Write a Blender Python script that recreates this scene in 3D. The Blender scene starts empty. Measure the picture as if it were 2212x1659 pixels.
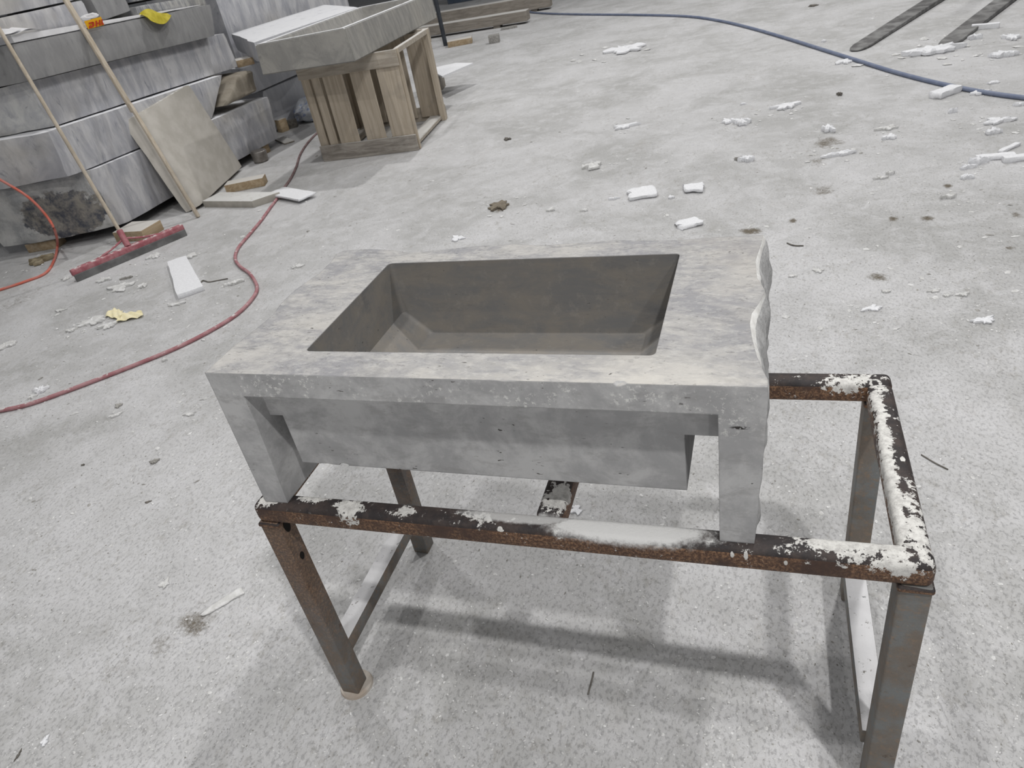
import bpy, bmesh, math, random
from mathutils import Vector, Matrix, noise
import numpy as np
rnd = random.Random(7)
SC = bpy.context.scene
COL = SC.collection
PI = math.pi

# ---------------------------------------------------------------- camera
CAM = np.array([1.19580021, -1.01994016, 1.89514469])
ROT = np.array([[0.94366242, 0.28547152, -0.16735368],
                [0.02433612, -0.56423901, -0.82525274],
                [-0.33001363, 0.77468726, -0.53939842]])   # rows: right, down, forward
FPX, CX, CY = 1550.376, 1106.85, 822.51
cd = bpy.data.cameras.new('camera')
cam = bpy.data.objects.new('camera', cd)
COL.objects.link(cam)
cd.sensor_width = 36.0
cd.lens = FPX / 2212 * 36.0
cd.shift_x = -(CX - 1106) / 2212
cd.shift_y = (CY - 829.5) / 2212
cd.clip_start, cd.clip_end = 0.05, 200
r_, d_, f_ = ROT
cam.matrix_world = Matrix(((r_[0], -d_[0], -f_[0], CAM[0]), (r_[1], -d_[1], -f_[1], CAM[1]),
                           (r_[2], -d_[2], -f_[2], CAM[2]), (0, 0, 0, 1)))
cd.dof.use_dof = True
cd.dof.focus_distance = 1.75
cd.dof.aperture_fstop = 12.0
SC.camera = cam

# ---------------------------------------------------------------- world, lamps, exposure
SC.view_settings.view_transform = 'Standard'
SC.view_settings.look = 'None'
SC.view_settings.gamma = 1.0
SC.view_settings.use_curve_mapping = False
SC.view_settings.exposure = -0.82
w = bpy.data.worlds.new('hall_ambience')
SC.world = w
w.use_nodes = True
w.node_tree.nodes['Background'].inputs[0].default_value = (0.93, 0.96, 1.0, 1)
w.node_tree.nodes['Background'].inputs[1].default_value = 0.11


def lamp(x, y, power, z=7.0, size=0.24, col=(1.0, 0.985, 0.968)):
    l = bpy.data.lights.new('high_bay_or_fill_lamp', 'AREA')
    l.shape = 'DISK'
    l.size = size
    l.energy = power
    l.color = col
    o = bpy.data.objects.new('high_bay_or_fill_lamp', l)
    o.location = (x, y, z)
    COL.objects.link(o)


lamp(3.2, -2.2, 390)
lamp(2.09, 3.07, 250)
lamp(-0.42, -0.97, 160)
lamp(-2.9, 2.8, 180)
lamp(0.2, -7.5, 240, 6.0)  # fill lamp added behind the camera to brighten the sink's front faces
lamp(4.2, -7.5, 240, 6.0)  # second added fill lamp, also for the faces turned to the camera
lamp(-2.6, 8.2, 290)
lamp(3.2, 9.2, 330)
lamp(-0.5, 14.5, 310)
lamp(5.5, 15.0, 310)
lamp(8.3, 3.0, 110)
lamp(-7.5, 12.5, 150)


# ---------------------------------------------------------------- geometry helpers
def ray(u, v):
    return ROT.T @ np.array([(u - CX) / FPX, (v - CY) / FPX, 1.0])


def fl(u, v, z=0.0):
    """point of the horizontal plane at height z"""
    r = ray(u, v)
    return Vector(CAM + r * (z - CAM[2]) / r[2])


def onx(u, v, x):
    r = ray(u, v)
    return Vector(CAM + r * (x - CAM[0]) / r[0])


def s2l(*c):
    return tuple(((x / 255 / 12.92) if x / 255 <= 0.04045 else ((x / 255 + 0.055) / 1.055) ** 2.4) for x in c) + (1.0,)


WL = {}


def tag(o, label=None, cat=None, group=None, kind=None):
    if label: o['label'] = label
    if cat: o['category'] = cat
    if group: o['group'] = group
    if kind: o['kind'] = kind
    return o


def empty(name, loc, label, cat, group=None):
    o = bpy.data.objects.new(name, None)
    o.empty_display_size = 0.1
    o.location = loc
    COL.objects.link(o)
    WL[o] = Vector(loc)
    return tag(o, label, cat, group)


def obj(name, bm, mat, parent=None, smooth=True, angle=35):
    """bm is in world coordinates"""
    me = bpy.data.meshes.new(name)
    bmesh.ops.recalc_face_normals(bm, faces=bm.faces[:])
    if parent is None:
        xs = [v.co for v in bm.verts]
        org = Vector(((min(c.x for c in xs) + max(c.x for c in xs)) / 2,
                      (min(c.y for c in xs) + max(c.y for c in xs)) / 2, min(c.z for c in xs)))
    else:
        org = WL[parent]
    bmesh.ops.translate(bm, verts=bm.verts[:], vec=-org)
    if smooth:
        for f in bm.faces: f.smooth = True
        for e in bm.edges:
            if len(e.link_faces) == 2 and e.calc_face_angle(0) > math.radians(angle):
                e.smooth = False
    bm.to_mesh(me)
    bm.free()
    o = bpy.data.objects.new(name, me)
    for m in (mat if isinstance(mat, (list, tuple)) else [mat]):
        me.materials.append(m)
    COL.objects.link(o)
    if parent is None:
        o.location = org
        WL[o] = org
    else:
        o.parent = parent
        WL[o] = org
    return o


def nb(): return bmesh.new()


def rbox(bm, lo, hi, r=0.004, seg=2, M=None):
    """box with rounded edges added to bm"""
    t = bmesh.new()
    bmesh.ops.create_cube(t, size=1.0)
    lo, hi = Vector(lo), Vector(hi)
    for v in t.verts:
        v.co = Vector((lo[i] + (v.co[i] + 0.5) * (hi[i] - lo[i]) for i in range(3)))
    if r > 0:
        bmesh.ops.bevel(t, geom=t.edges[:], offset=r, segments=seg, profile=0.5, affect='EDGES')
    if M is not None:
        bmesh.ops.transform(t, matrix=M, verts=t.verts[:])
    me = bpy.data.meshes.new('tmp')
    t.to_mesh(me); t.free()
    bm.from_mesh(me)
    bpy.data.meshes.remove(me)
    return bm


def frame_m(o, ex, ey=None):
    ex = Vector(ex).normalized()
    if ey is None: ey = Vector((0, 0, 1)).cross(ex)
    ey = (Vector(ey) - Vector(ey).dot(ex) * ex).normalized()
    ez = ex.cross(ey)
    m = Matrix((ex, ey, ez)).transposed().to_4x4()
    m.translation = Vector(o)
    return m


def smooth_path(P, n=10):
    P = [Vector(p) for p in P]
    out = []
    Q = [P[0] * 2 - P[1]] + P + [P[-1] * 2 - P[-2]]
    for i in range(1, len(Q) - 2):
        a, b, c, d = Q[i - 1], Q[i], Q[i + 1], Q[i + 2]
        for k in range(n):
            t = k / n
            out.append(0.5 * ((2 * b) + (c - a) * t + (2 * a - 5 * b + 4 * c - d) * t * t + (3 * b - a - 3 * c + d) * t ** 3))
    out.append(P[-1])
    return out


def tube(bm, P, r, seg=10, rfun=None):
    rings = []
    n = len(P)
    for i, p in enumerate(P):
        t = (P[min(i + 1, n - 1)] - P[max(i - 1, 0)]).normalized()
        up = Vector((0, 0, 1)) if abs(t.z) < 0.95 else Vector((1, 0, 0))
        a = t.cross(up).normalized(); b = a.cross(t)
        rr = r if rfun is None else r * rfun(i / (n - 1))
        rings.append([bm.verts.new(p + (a * math.cos(k * 2 * PI / seg) + b * math.sin(k * 2 * PI / seg)) * rr) for k in range(seg)])
    for i in range(n - 1):
        for k in range(seg):
            bm.faces.new((rings[i][k], rings[i][(k + 1) % seg], rings[i + 1][(k + 1) % seg], rings[i + 1][k]))
    bm.faces.new(rings[0][::-1]); bm.faces.new(rings[-1])
    return bm


def hexa(c, n=(10, 6, 5), rough=None, amp=0.004, seed=0, freq=2.5, rounding=0.01):
    """solid block from 8 corners c[i][j][k]; rough = {face: amplitude}, faces in 'x0 x1 y0 y1 z0 z1'"""
    rough = rough or {}
    bm = bmesh.new()
    nx, ny, nz = n
    V = {}
    sh = Vector((seed * 7.3, seed * 3.1, seed * 1.7))

    def tri(a, b, g):
        p = Vector((0, 0, 0))
        for i in (0, 1):
            for j in (0, 1):
                for k in (0, 1):
                    p += Vector(c[i][j][k]) * ((a if i else 1 - a) * (b if j else 1 - b) * (g if k else 1 - g))
        return p
    cen = tri(.5, .5, .5)
    for i in range(nx + 1):
        for j in range(ny + 1):
            for k in range(nz + 1):
                if 0 < i < nx and 0 < j < ny and 0 < k < nz: continue
                p = tri(i / nx, j / ny, k / nz)
                nsur = (i in (0, nx)) + (j in (0, ny)) + (k in (0, nz))
                d = (p - cen).normalized()
                a = amp
                if i == 0: a = max(a, rough.get('x0', 0))
                if i == nx: a = max(a, rough.get('x1', 0))
                if j == 0: a = max(a, rough.get('y0', 0))
                if j == ny: a = max(a, rough.get('y1', 0))
                if k == 0: a = max(a, rough.get('z0', 0))
                if k == nz: a = max(a, rough.get('z1', 0))
                nv = noise.noise_vector(p * freq + sh) + 0.5 * noise.noise_vector(p * freq * 2.7 + sh)
                p = p + Vector((nv.x, nv.y, nv.z * .3)) * a
                if nsur >= 2: p = p - d * rounding * (nsur - 1)
                V[i, j, k] = bm.verts.new(p)

    def quad(f):
        fc = bm.faces.new([V[q] for q in f])
        if all(q[1] == 0 for q in f): fc.material_index = 1
    for i in range(nx):
        for j in range(ny):
            for k in (0, nz): quad([(i, j, k), (i + 1, j, k), (i + 1, j + 1, k), (i, j + 1, k)])
    for i in range(nx):
        for k in range(nz):
            for j in (0, ny): quad([(i, j, k), (i + 1, j, k), (i + 1, j, k + 1), (i, j, k + 1)])
    for j in range(ny):
        for k in range(nz):
            for i in (0, nx): quad([(i, j, k), (i, j + 1, k), (i, j + 1, k + 1), (i, j, k + 1)])
    return bm


def corners(front, depth):
    """front = [(x,y,z) bottom-near, bottom-far, top-far, top-near] on the visible +x face; depth = vectors near, far"""
    bn, bf, tf, tn = [Vector(p) for p in front]
    dn, df = Vector(depth[0]), Vector(depth[1])
    # index i: 0 back, 1 front (x) ; j: 0 near, 1 far ; k: 0 bottom, 1 top
    return [[[bn + dn, tn + dn], [bf + df, tf + df]], [[bn, tn], [bf, tf]]]


# ---------------------------------------------------------------- material helpers
class NT:
    def __init__(s, name, rough=0.8, spec=0.3, metal=0.0):
        s.m = bpy.data.materials.new(name)
        s.m.use_nodes = True
        s.t = s.m.node_tree
        s.b = s.t.nodes['Principled BSDF']
        s.b.inputs['Roughness'].default_value = rough
        s.b.inputs['Specular IOR Level'].default_value = spec
        s.b.inputs['Metallic'].default_value = metal
        s.geo = s.t.nodes.new('ShaderNodeNewGeometry')
        s.pos = s.geo.outputs['Position']
        s.nor = s.geo.outputs['True Normal']

    def put(s, sock, v):
        if hasattr(v, 'is_linked') or isinstance(v, bpy.types.NodeSocket):
            s.t.links.new(v, sock)
        else:
            sock.default_value = v

    def node(s, typ, ins=None, out=0, **attr):
        n = s.t.nodes.new(typ)
        for k, v in attr.items(): setattr(n, k, v)
        for k, v in (ins or {}).items(): s.put(n.inputs[k], v)
        return n.outputs[out]

    def noise(s, scale, detail=4, rough=0.55, vec=None, dist=0.0):
        return s.node('ShaderNodeTexNoise', {'Vector': vec or s.pos, 'Scale': scale, 'Detail': detail, 'Roughness': rough, 'Distortion': dist})

    def voro(s, scale, vec=None, feature='F1', rnd_=1.0):
        return s.node('ShaderNodeTexVoronoi', {'Vector': vec or s.pos, 'Scale': scale, 'Randomness': rnd_}, feature=feature)

    def math(s, op, a, b=0.0, clamp=False):
        return s.node('ShaderNodeMath', {0: a, 1: b}, operation=op, use_clamp=clamp)

    def ramp(s, f, lo, hi, a=0.0, b=1.0):
        n = s.t.nodes.new('ShaderNodeMapRange')
        n.interpolation_type = 'SMOOTHSTEP'
        s.put(n.inputs[0], f)
        for i, v in enumerate((lo, hi, a, b)): n.inputs[i + 1].default_value = v
        return n.outputs[0]

    def mix(s, f, a, b):
        n = s.t.nodes.new('ShaderNodeMix')
        n.data_type = 'RGBA'
        s.put(n.inputs[0], f); s.put(n.inputs[6], a); s.put(n.inputs[7], b)
        return n.outputs[2]

    def scaled(s, sx, sy, sz, rot=(0, 0, 0), vec=None):
        return s.node('ShaderNodeMapping', {'Vector': vec or s.pos, 'Scale': (sx, sy, sz), 'Rotation': rot})

    def nz(s): return s.node('ShaderNodeSeparateXYZ', {0: s.nor}, out=2)

    def xyz(s, i): return s.node('ShaderNodeSeparateXYZ', {0: s.pos}, out=i)

    def blob(s, c, r, lo=1.0, hi=0.5):
        """1 inside an ellipsoid of radii r round c, 0 outside"""
        d = s.node('ShaderNodeVectorMath', {0: s.pos, 1: tuple(c)}, operation='SUBTRACT')
        d = s.node('ShaderNodeVectorMath', {0: d, 1: tuple(1.0 / q for q in r)}, operation='MULTIPLY')
        l = s.node('ShaderNodeVectorMath', {0: d}, out=1, operation='LENGTH')
        return s.ramp(l, hi, lo, 1.0, 0.0)

    def bump(s, h, strength=0.4, dist=0.01, nrm=None):
        ins = {'Height': h, 'Strength': strength, 'Distance': dist}
        if nrm is not None: ins['Normal'] = nrm
        return s.node('ShaderNodeBump', ins)

    def out(s, col, nrm=None, rough=None):
        s.put(s.b.inputs['Base Color'], col)
        if nrm is not None: s.put(s.b.inputs['Normal'], nrm)
        if rough is not None: s.put(s.b.inputs['Roughness'], rough)
        return s.m


def simple(name, col, col2=None, scale=30, rough=0.8, bump=0.15, dust=0.0, spec=0.3, metal=0.0, bscale=None):
    n = NT(name, rough, spec, metal)
    nv = n.noise(scale, 5)
    c = n.mix(n.ramp(nv, 0.35, 0.68), col, col2 or col)
    if dust:
        dz = n.math('MULTIPLY', n.ramp(n.nz(), 0.55, 0.9), n.ramp(n.noise(25, 5), 0.62 - dust, 0.70 - dust * 0.5))
        c = n.mix(dz, c, s2l(214, 214, 212))
    return n.out(c, n.bump(n.noise(bscale or scale * 2.5, 4), bump, 0.004))


# concrete floor under stone dust
DIRT = [(1786, 308, 55, 22, .75), (1705 + 60, 350, 38, 20, .55), (1778, 412, 40, 16, .7), (1082, 448, 32, 17, 1.0), (1622, 499, 46, 12, 1.0),
        (1898, 598, 42, 16, .8), (2047, 402, 16, 8, .9), (1713, 477, 14, 8, 1.0), (1930, 473, 18, 9, .9), (2002, 472, 24, 10, .9),
        (40, 650, 70, 40, .45), (420, 1345, 75, 36, .85), (350, 1395, 60, 36, .6), (250, 1450, 80, 40, .4), (225, 905, 40, 14, .35), (85, 545, 60, 22, .3),
        (1370, 375, 40, 12, .4), (1730, 555, 80, 30, .2), (1985, 1120, 60, 90, .22), (2195, 465, 14, 9, .8), (2180, 535, 18, 6, .8), (1395, 505, 60, 14, .25)]
n = NT('dusty_concrete', 0.92, 0.15)
c = n.mix(n.ramp(n.noise(1.1, 8, 0.62, dist=0.6), 0.32, 0.66), s2l(176, 176, 175), s2l(202, 202, 203))
c = n.mix(n.ramp(n.noise(6.5, 7, 0.65, dist=0.8), 0.42, 0.72, 0, .5), c, s2l(216, 216, 218))
c = n.mix(n.ramp(n.noise(3.2, 6, 0.6, vec=n.scaled(1, .55, 1, (0, 0, .5))), 0.58, 0.78, 0, .32), c, s2l(172, 169, 163))
c = n.mix(n.ramp(n.noise(150, 6, 0.75, vec=n.scaled(1, .6, 1, (0, 0, .4))), 0.50, 0.68, 0, .3), c, s2l(150, 149, 146))
c = n.mix(n.math('MULTIPLY', n.ramp(n.noise(28, 7, .75, vec=n.scaled(1, .55, 1, (0, 0, .4))), 0.50, 0.66), n.ramp(n.noise(2.6, 5, .6), .40, .62, .1, .5)), c, s2l(152, 149, 143))
c = n.mix(n.ramp(n.noise(60, 7, 0.75, vec=n.scaled(1, .6, 1, (0, 0, .4))), 0.54, 0.70, 0, .24), c, s2l(222, 222, 223))
dm = None
for (u, v, ru, rv, a) in DIRT:
    p = fl(u, v)
    dist = (p - Vector(CAM)).length
    el = abs((p.z - CAM[2]) / dist)
    b = n.math('MULTIPLY', n.blob(p, (ru * dist / FPX, rv * dist / FPX / el, 5), 1.0, 0.0), a)
    dm = b if dm is None else n.math('MAXIMUM', dm, b)
dn = n.ramp(n.math('ADD', n.math('MULTIPLY', dm, 0.38), n.math('ADD', n.math('MULTIPLY', n.noise(16, 7, 0.75), .6), n.math('MULTIPLY', n.noise(70, 6, 0.75), .4))), 0.60, 0.86)
c = n.mix(n.math('MULTIPLY', dn, n.ramp(dm, 0.02, 0.3)), c, s2l(112, 105, 94))
h = n.math('ADD', n.math('MULTIPLY', n.noise(7, 7, 0.6), 0.35), n.math('MULTIPLY', n.ramp(n.noise(80, 8, 0.78, vec=n.scaled(1, .65, 1, (0, 0, .4))), 0.50, 0.80), 0.34))
h = n.math('ADD', h, n.math('MULTIPLY', n.noise(190, 4, .7), 0.22))
FLOOR = n.out(c, n.bump(h, 0.75, 0.009))

# travertine of the sink
def stone(name, rough_face=False):
    n = NT(name, 0.78, 0.25)
    bev = n.node('ShaderNodeBevel', {'Radius': 0.004}, samples=4)
    nzv = n.ramp(n.nz(), 0.7, 0.95)
    vec = n.scaled(.8, 1.5, 1.3, (0, 0, .3))
    big = n.noise(6.0, 10, 0.72, vec=vec, dist=0.35)
    mid = n.noise(17, 8, 0.75, vec=n.scaled(0.6, 1.7, 1.4, (0, 0, 0.35)), dist=0.5)
    top = n.mix(n.ramp(big, 0.38, 0.60), s2l(146, 146, 149), s2l(180, 178, 175))
    top = n.mix(n.ramp(mid, 0.49, 0.66, 0, .6), top, s2l(132, 132, 133))
    top = n.mix(n.ramp(n.noise(44, 8, .75, vec=vec), 0.48, 0.66, 0, .5), top, s2l(198, 197, 194))
    top = n.mix(n.ramp(n.noise(3.1, 5, .6), 0.54, 0.70, 0, .30), top, s2l(178, 173, 166))
    top = n.mix(n.ramp(n.noise(70, 6, .75, vec=vec), 0.55, 0.68, 0, .6), top, s2l(112, 111, 111))
    pb1 = n.math('MULTIPLY', n.blob((.95, .02, 1.17), (.62, .13, .3), 1.0, .1), n.ramp(mid, .30, .62))
    pale = n.mix(n.math('MULTIPLY', pb1, .5), top, s2l(224, 220, 211))
    sid = n.mix(n.ramp(n.noise(8, 9, 0.7, dist=0.3), 0.38, 0.62), s2l(170, 170, 171), s2l(198, 198, 198))
    sid = n.mix(n.ramp(n.noise(26, 6, 0.7, vec=n.scaled(.6, 1, 1.4)), 0.50, 0.66, 0, .55), sid, s2l(158, 157, 157))
    chips = n.math('MULTIPLY', n.ramp(n.noise(85, 6, .75), 0.54, 0.62), n.ramp(n.noise(11, 6, .65), 0.42, 0.60))
    sid = n.mix(n.math('MULTIPLY', chips, n.blob((.62, .02, 1.12), (.9, .03, .14), 1.0, .4)), sid, s2l(226, 226, 223))
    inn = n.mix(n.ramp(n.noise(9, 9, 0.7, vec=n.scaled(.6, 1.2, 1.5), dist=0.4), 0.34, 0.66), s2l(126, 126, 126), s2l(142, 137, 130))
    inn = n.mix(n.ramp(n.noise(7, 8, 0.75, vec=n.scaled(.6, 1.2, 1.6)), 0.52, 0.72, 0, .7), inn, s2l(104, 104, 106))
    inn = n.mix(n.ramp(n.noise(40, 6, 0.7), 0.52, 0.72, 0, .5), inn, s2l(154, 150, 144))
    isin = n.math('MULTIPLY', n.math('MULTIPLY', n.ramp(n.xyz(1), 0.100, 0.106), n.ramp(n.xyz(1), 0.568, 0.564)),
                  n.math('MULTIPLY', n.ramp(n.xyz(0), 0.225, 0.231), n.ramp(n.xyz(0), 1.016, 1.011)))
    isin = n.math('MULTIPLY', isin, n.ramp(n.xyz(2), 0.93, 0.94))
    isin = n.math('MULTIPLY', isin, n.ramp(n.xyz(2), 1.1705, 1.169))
    col = n.mix(nzv, sid, pale)
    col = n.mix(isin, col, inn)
    pores = n.math('MULTIPLY', n.ramp(n.noise(120, 2, .5, vec=n.scaled(.45, 1, 1.3)), 0.70, 0.74), n.ramp(n.noise(6, 3), 0.45, 0.6))
    col = n.mix(pores, col, s2l(95, 93, 90))
    crack = n.math('MULTIPLY', n.blob((1.160, .02, 1.083), (.022, .02, .0045), 1.0, .5), n.ramp(n.noise(150, 4, .7), .40, .5))
    col = n.mix(crack, col, s2l(62, 60, 58))
    if rough_face:
        col = n.mix(n.ramp(n.noise(14, 6, .65), .35, .7), s2l(160, 160, 160), s2l(205, 205, 205))
        h = n.math('ADD', n.noise(22, 7, .65), n.math('MULTIPLY', n.noise(90, 4), .3))
        return n.out(col, n.bump(h, .7, .012))
    h = n.math('SUBTRACT', n.math('MULTIPLY', n.noise(180, 4), 0.25), n.math('MULTIPLY', pores, 1.0))
    seam = n.math('GREATER_THAN', n.math('ABSOLUTE', n.math('SUBTRACT', n.xyz(2), 1.022)), 0.008)
    mv = n.t.nodes.new('ShaderNodeMix'); mv.data_type = 'VECTOR'
    n.put(mv.inputs[0], seam); n.put(mv.inputs[4], n.geo.outputs['Normal']); n.put(mv.inputs[5], bev)
    return n.out(col, n.bump(h, 0.35, 0.0025, mv.outputs[1]))


STONE = stone('grey_travertine')
STONE_R = stone('split_travertine', True)
n = NT('stone_dust_edge', .9)
STONE_W = n.out(n.mix(n.ramp(n.noise(60, 4), .4, .65), s2l(216, 215, 212), s2l(232, 232, 230)), n.bump(n.noise(90, 4), .4, .004))


# steel of the table
def steel(name, legs=False, dusty=False):
    n = NT(name, 0.62, 0.4, 0.0)
    fine = n.noise(150, 5, .75)
    rust = n.mix(n.ramp(fine, .42, .66), s2l(80, 58, 46), s2l(150, 116, 88))
    rust = n.mix(n.ramp(n.noise(90, 5, .7, dist=.5), .60, .68, 0, .6), rust, s2l(190, 168, 142))
    rust = n.mix(n.ramp(n.noise(11, 4), .46, .68), rust, s2l(74, 56, 48))
    dark = n.mix(n.ramp(n.noise(16, 6, .7), .4, .7), s2l(46, 42, 43), s2l(74, 64, 60))
    dark = n.mix(n.ramp(n.noise(60, 5, .7), .62, .74, 0, .7), dark, s2l(150, 146, 142))
    if legs:
        grey = n.mix(n.ramp(n.noise(9, 6, .65), .40, .62), s2l(122, 114, 105), s2l(124, 128, 128))
        grey = n.mix(n.ramp(n.noise(55, 5, .7), .50, .68, 0, .8), grey, s2l(142, 124, 106))
        grey = n.mix(n.ramp(n.noise(26, 5, .7), .60, .72, 0, .8), grey, s2l(92, 78, 68))
        up = n.math('MULTIPLY', n.ramp(n.xyz(2), .05, .6, .15, .72), n.ramp(n.xyz(0), 1.0, .3, .12, 1))
        col = n.mix(up, grey, rust)
        col = n.mix(n.ramp(n.noise(95, 4, .7), .66, .72, 0, .55), col, s2l(176, 172, 166))
    else:
        ng = n.nz()
        top = n.ramp(ng, .15, .6)
        top = n.math('ADD', top, n.math('MULTIPLY', n.math('SUBTRACT', n.noise(20, 4), .5), .5), True)
        col = n.mix(top, rust, dark)
    if dusty:
        up = n.math('MULTIPLY', n.ramp(n.nz(), .6, .9), n.ramp(n.noise(35, 5, .7), .68, .60))
        col = n.mix(up, col, n.mix(n.noise(12), s2l(196, 196, 198), s2l(226, 226, 228)))
    if not legs and not dusty:
        nz1 = n.math('SUBTRACT', n.math('ADD', n.math('MULTIPLY', n.ramp(n.noise(26, 4, .6), .3, .7), .5), n.math('MULTIPLY', n.ramp(n.noise(85, 6, .75), .32, .68), .5)), .5)
        W = n.mix(n.ramp(n.noise(60, 6, .75), .3, .62), s2l(176, 174, 171), s2l(222, 221, 217))

        def patch(c, r, soft=False, k=1.0):
            b = n.blob(c, r, 1.0, 0.0)
            if soft:
                return n.ramp(n.math('ADD', b, n.math('MULTIPLY', nz1, .35)), .08, .55)
            return n.ramp(n.math('ADD', n.math('MULTIPLY', b, .85 * k), n.math('MULTIPLY', nz1, 1.25)), .40, .47)
        P = [patch((.16, .045, .79), (.075, .035, .05)), patch((.27, .02, .785), (.075, .05, .06)), patch((.04, .02, .79), (.06, .03, .03), k=.8),
             patch((.42, .03, .79), (.10, .03, .03), k=.62), patch((.60, .03, .79), (.12, .03, .03), k=.6),
             patch((1.36, .040, .80), (.17, .055, .04), k=1.1), patch((1.43, .02, .80), (.08, .06, .06), k=1.0),
             patch((1.447, .20, .795), (.034, .40, .05), k=1.2), patch((1.450, .45, .795), (.028, .30, .05), k=1.0), patch((1.475, .12, .80), (.04, .22, .03), k=.8),
             patch((1.40, .59, .80), (.13, .06, .05), k=.85), patch((1.46, .56, .80), (.05, .07, .04), k=.8),
             patch((.77, .12, .79), (.06, .08, .03), k=1.2), patch((1.146, -.001, .783), (.005, .012, .012), k=2.2), patch((1.172, -.001, .783), (.005, .012, .013), k=2.2),
             patch((1.245, -.001, .775), (.005, .012, .009), k=2.2), patch((.662, .01, .785), (.012, .02, .006), k=2), patch((1.478, .30, .80), (.008, .012, .02), k=2.2)]
        m = P[0]
        for p in P[1:]: m = n.math('MAXIMUM', m, p)
        col = n.mix(m, col, W)
        sp = n.math('MAXIMUM', patch((.93, .030, .795), (.26, .060, .042), True), n.math('MULTIPLY', patch((.70, .040, .79), (.22, .03, .02), True), .7))
        col = n.mix(sp, col, s2l(216, 216, 215))
    h = n.math('ADD', n.noise(130, 5, .7), n.math('MULTIPLY', n.noise(22, 5), .6))
    return n.out(col, n.bump(h, .55, .003))


STEEL = steel('rusty_rail_steel')
STEEL_L = steel('worn_leg_steel', legs=True)
STEEL_D = steel('dusty_brace_steel', legs=True, dusty=True)


def marble(name, base, vein, dark, scale=1.0, rot=(-0.45, 0, 0), dust=True, patchy=.5):
    n = NT(name, .75, .25)
    v = n.scaled(1, 3.4, .9, rot)
    a = n.noise(2.6 * scale, 9, .68, vec=v, dist=.5)
    b = n.noise(6.0 * scale, 8, .72, vec=v, dist=.7)
    col = n.mix(n.ramp(a, .36, .66), vein, base)
    col = n.mix(n.ramp(b, .56, .72, 0, .75), col, dark)
    col = n.mix(n.ramp(n.noise(1.3, 4), .5, .75, 0, patchy), col, s2l(176, 171, 160))
    if dust:
        col = n.mix(n.math('MULTIPLY', n.ramp(n.nz(), .55, .85), n.ramp(n.noise(9, 5), .25, .45)), col, s2l(228, 229, 232))
    return n.out(col, n.bump(n.noise(30, 6), .25, .006))


MARB = marble('veined_grey_marble', s2l(196, 196, 198), s2l(162, 163, 169), s2l(112, 116, 128))
MARB_D = marble('dull_grey_marble', s2l(150, 150, 150), s2l(136, 136, 137), s2l(116, 117, 119), 1.4, patchy=.1)
n = NT('scarred_end_marble', .85, .2)
c = n.mix(n.ramp(n.noise(5, 8, .7), .35, .65), s2l(206, 206, 204), s2l(168, 170, 172))
c2 = n.mix(n.ramp(n.noise(9, 8, .72), .36, .62), s2l(88, 92, 102), s2l(160, 156, 148))
sm_ = n.math('ADD', n.blob((-4.85, 3.76, .30), (.62, .6, .34), 1.0, .3), n.math('MULTIPLY', n.math('SUBTRACT', n.noise(5, 8, .7), .5), 1.8))
MARB_S = n.out(n.mix(n.ramp(sm_, .45, .6), c, c2), n.bump(n.noise(16, 7, .7), .6, .03))
MARB_E = marble('rough_end_marble', s2l(214, 214, 212), s2l(186, 187, 190), s2l(132, 135, 143), 2.2)
MARB_W = marble('pale_marble', s2l(200, 201, 205), s2l(186, 188, 194), s2l(160, 163, 172))
MARB_R = marble('broken_dark_marble', s2l(166, 166, 164), s2l(112, 115, 122), s2l(84, 88, 98), 2.6)
MARB_B = marble('brown_rind_marble', s2l(150, 143, 131), s2l(134, 126, 113), s2l(104, 98, 90), 1.5, dust=False, patchy=.2)
MARB_T = marble('grey_tray_marble', s2l(160, 158, 153), s2l(138, 137, 134), s2l(112, 112, 112), 1.7, patchy=.3)
CREAM = simple('sandy_slab_stone', s2l(178, 174, 166), s2l(192, 188, 181), 7, .85, .3, dust=.1)


def wood(name, a, b, axis='z', dust=.25):
    n = NT(name, .8, .2)
    s = {'x': (.6, 14, 14), 'y': (14, .6, 14), 'z': (14, 14, .6)}[axis]
    g = n.noise(2.2, 6, .65, vec=n.scaled(*s), dist=.7)
    c = n.mix(n.ramp(g, .35, .65), a, b)
    c = n.mix(n.ramp(n.noise(5, 5), .52, .75, 0, .5), c, s2l(150, 142, 132))
    if dust:
        c = n.mix(n.math('MULTIPLY', n.ramp(n.nz(), .5, .9), .85), c, s2l(212, 211, 208))
        c = n.mix(n.ramp(n.noise(12, 6, .7), .68 - dust * .3, .85, 0, .6), c, s2l(190, 188, 183))
    return n.out(c, n.bump(g, .25, .003))


PINE = wood('crate_pine', s2l(172, 160, 143), s2l(192, 181, 165), 'z', .05)
PINE_H = wood('dusty_crate_board', s2l(164, 155, 142), s2l(186, 178, 166), 'x', .5)
PINE_D = wood('grimy_crate_board', s2l(134, 128, 121), s2l(172, 166, 158), 'x', .5)
BLOCKW = wood('block_wood', s2l(160, 140, 112), s2l(184, 166, 140), 'y', .2)
POLE = wood('pole_wood', s2l(176, 164, 146), s2l(196, 186, 171), 'z', .0)
GREYW = wood('grey_beam_wood', s2l(132, 126, 118), s2l(160, 153, 144), 'x', .4)
FOAM = simple('white_foam', s2l(226, 227, 230), s2l(238, 239, 242), 90, .9, .5, bscale=140)
FOAM_D = simple('dusty_foam', s2l(204, 204, 202), s2l(226, 226, 226), 40, .9, .6, bscale=110)
STONECHIP = simple('grey_chip_stone', s2l(140, 138, 134), s2l(170, 168, 164), 40, .9, .5)
DARKCHIP = simple('dark_chip', s2l(96, 93, 88), s2l(126, 122, 116), 40, .9, .4)
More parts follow.
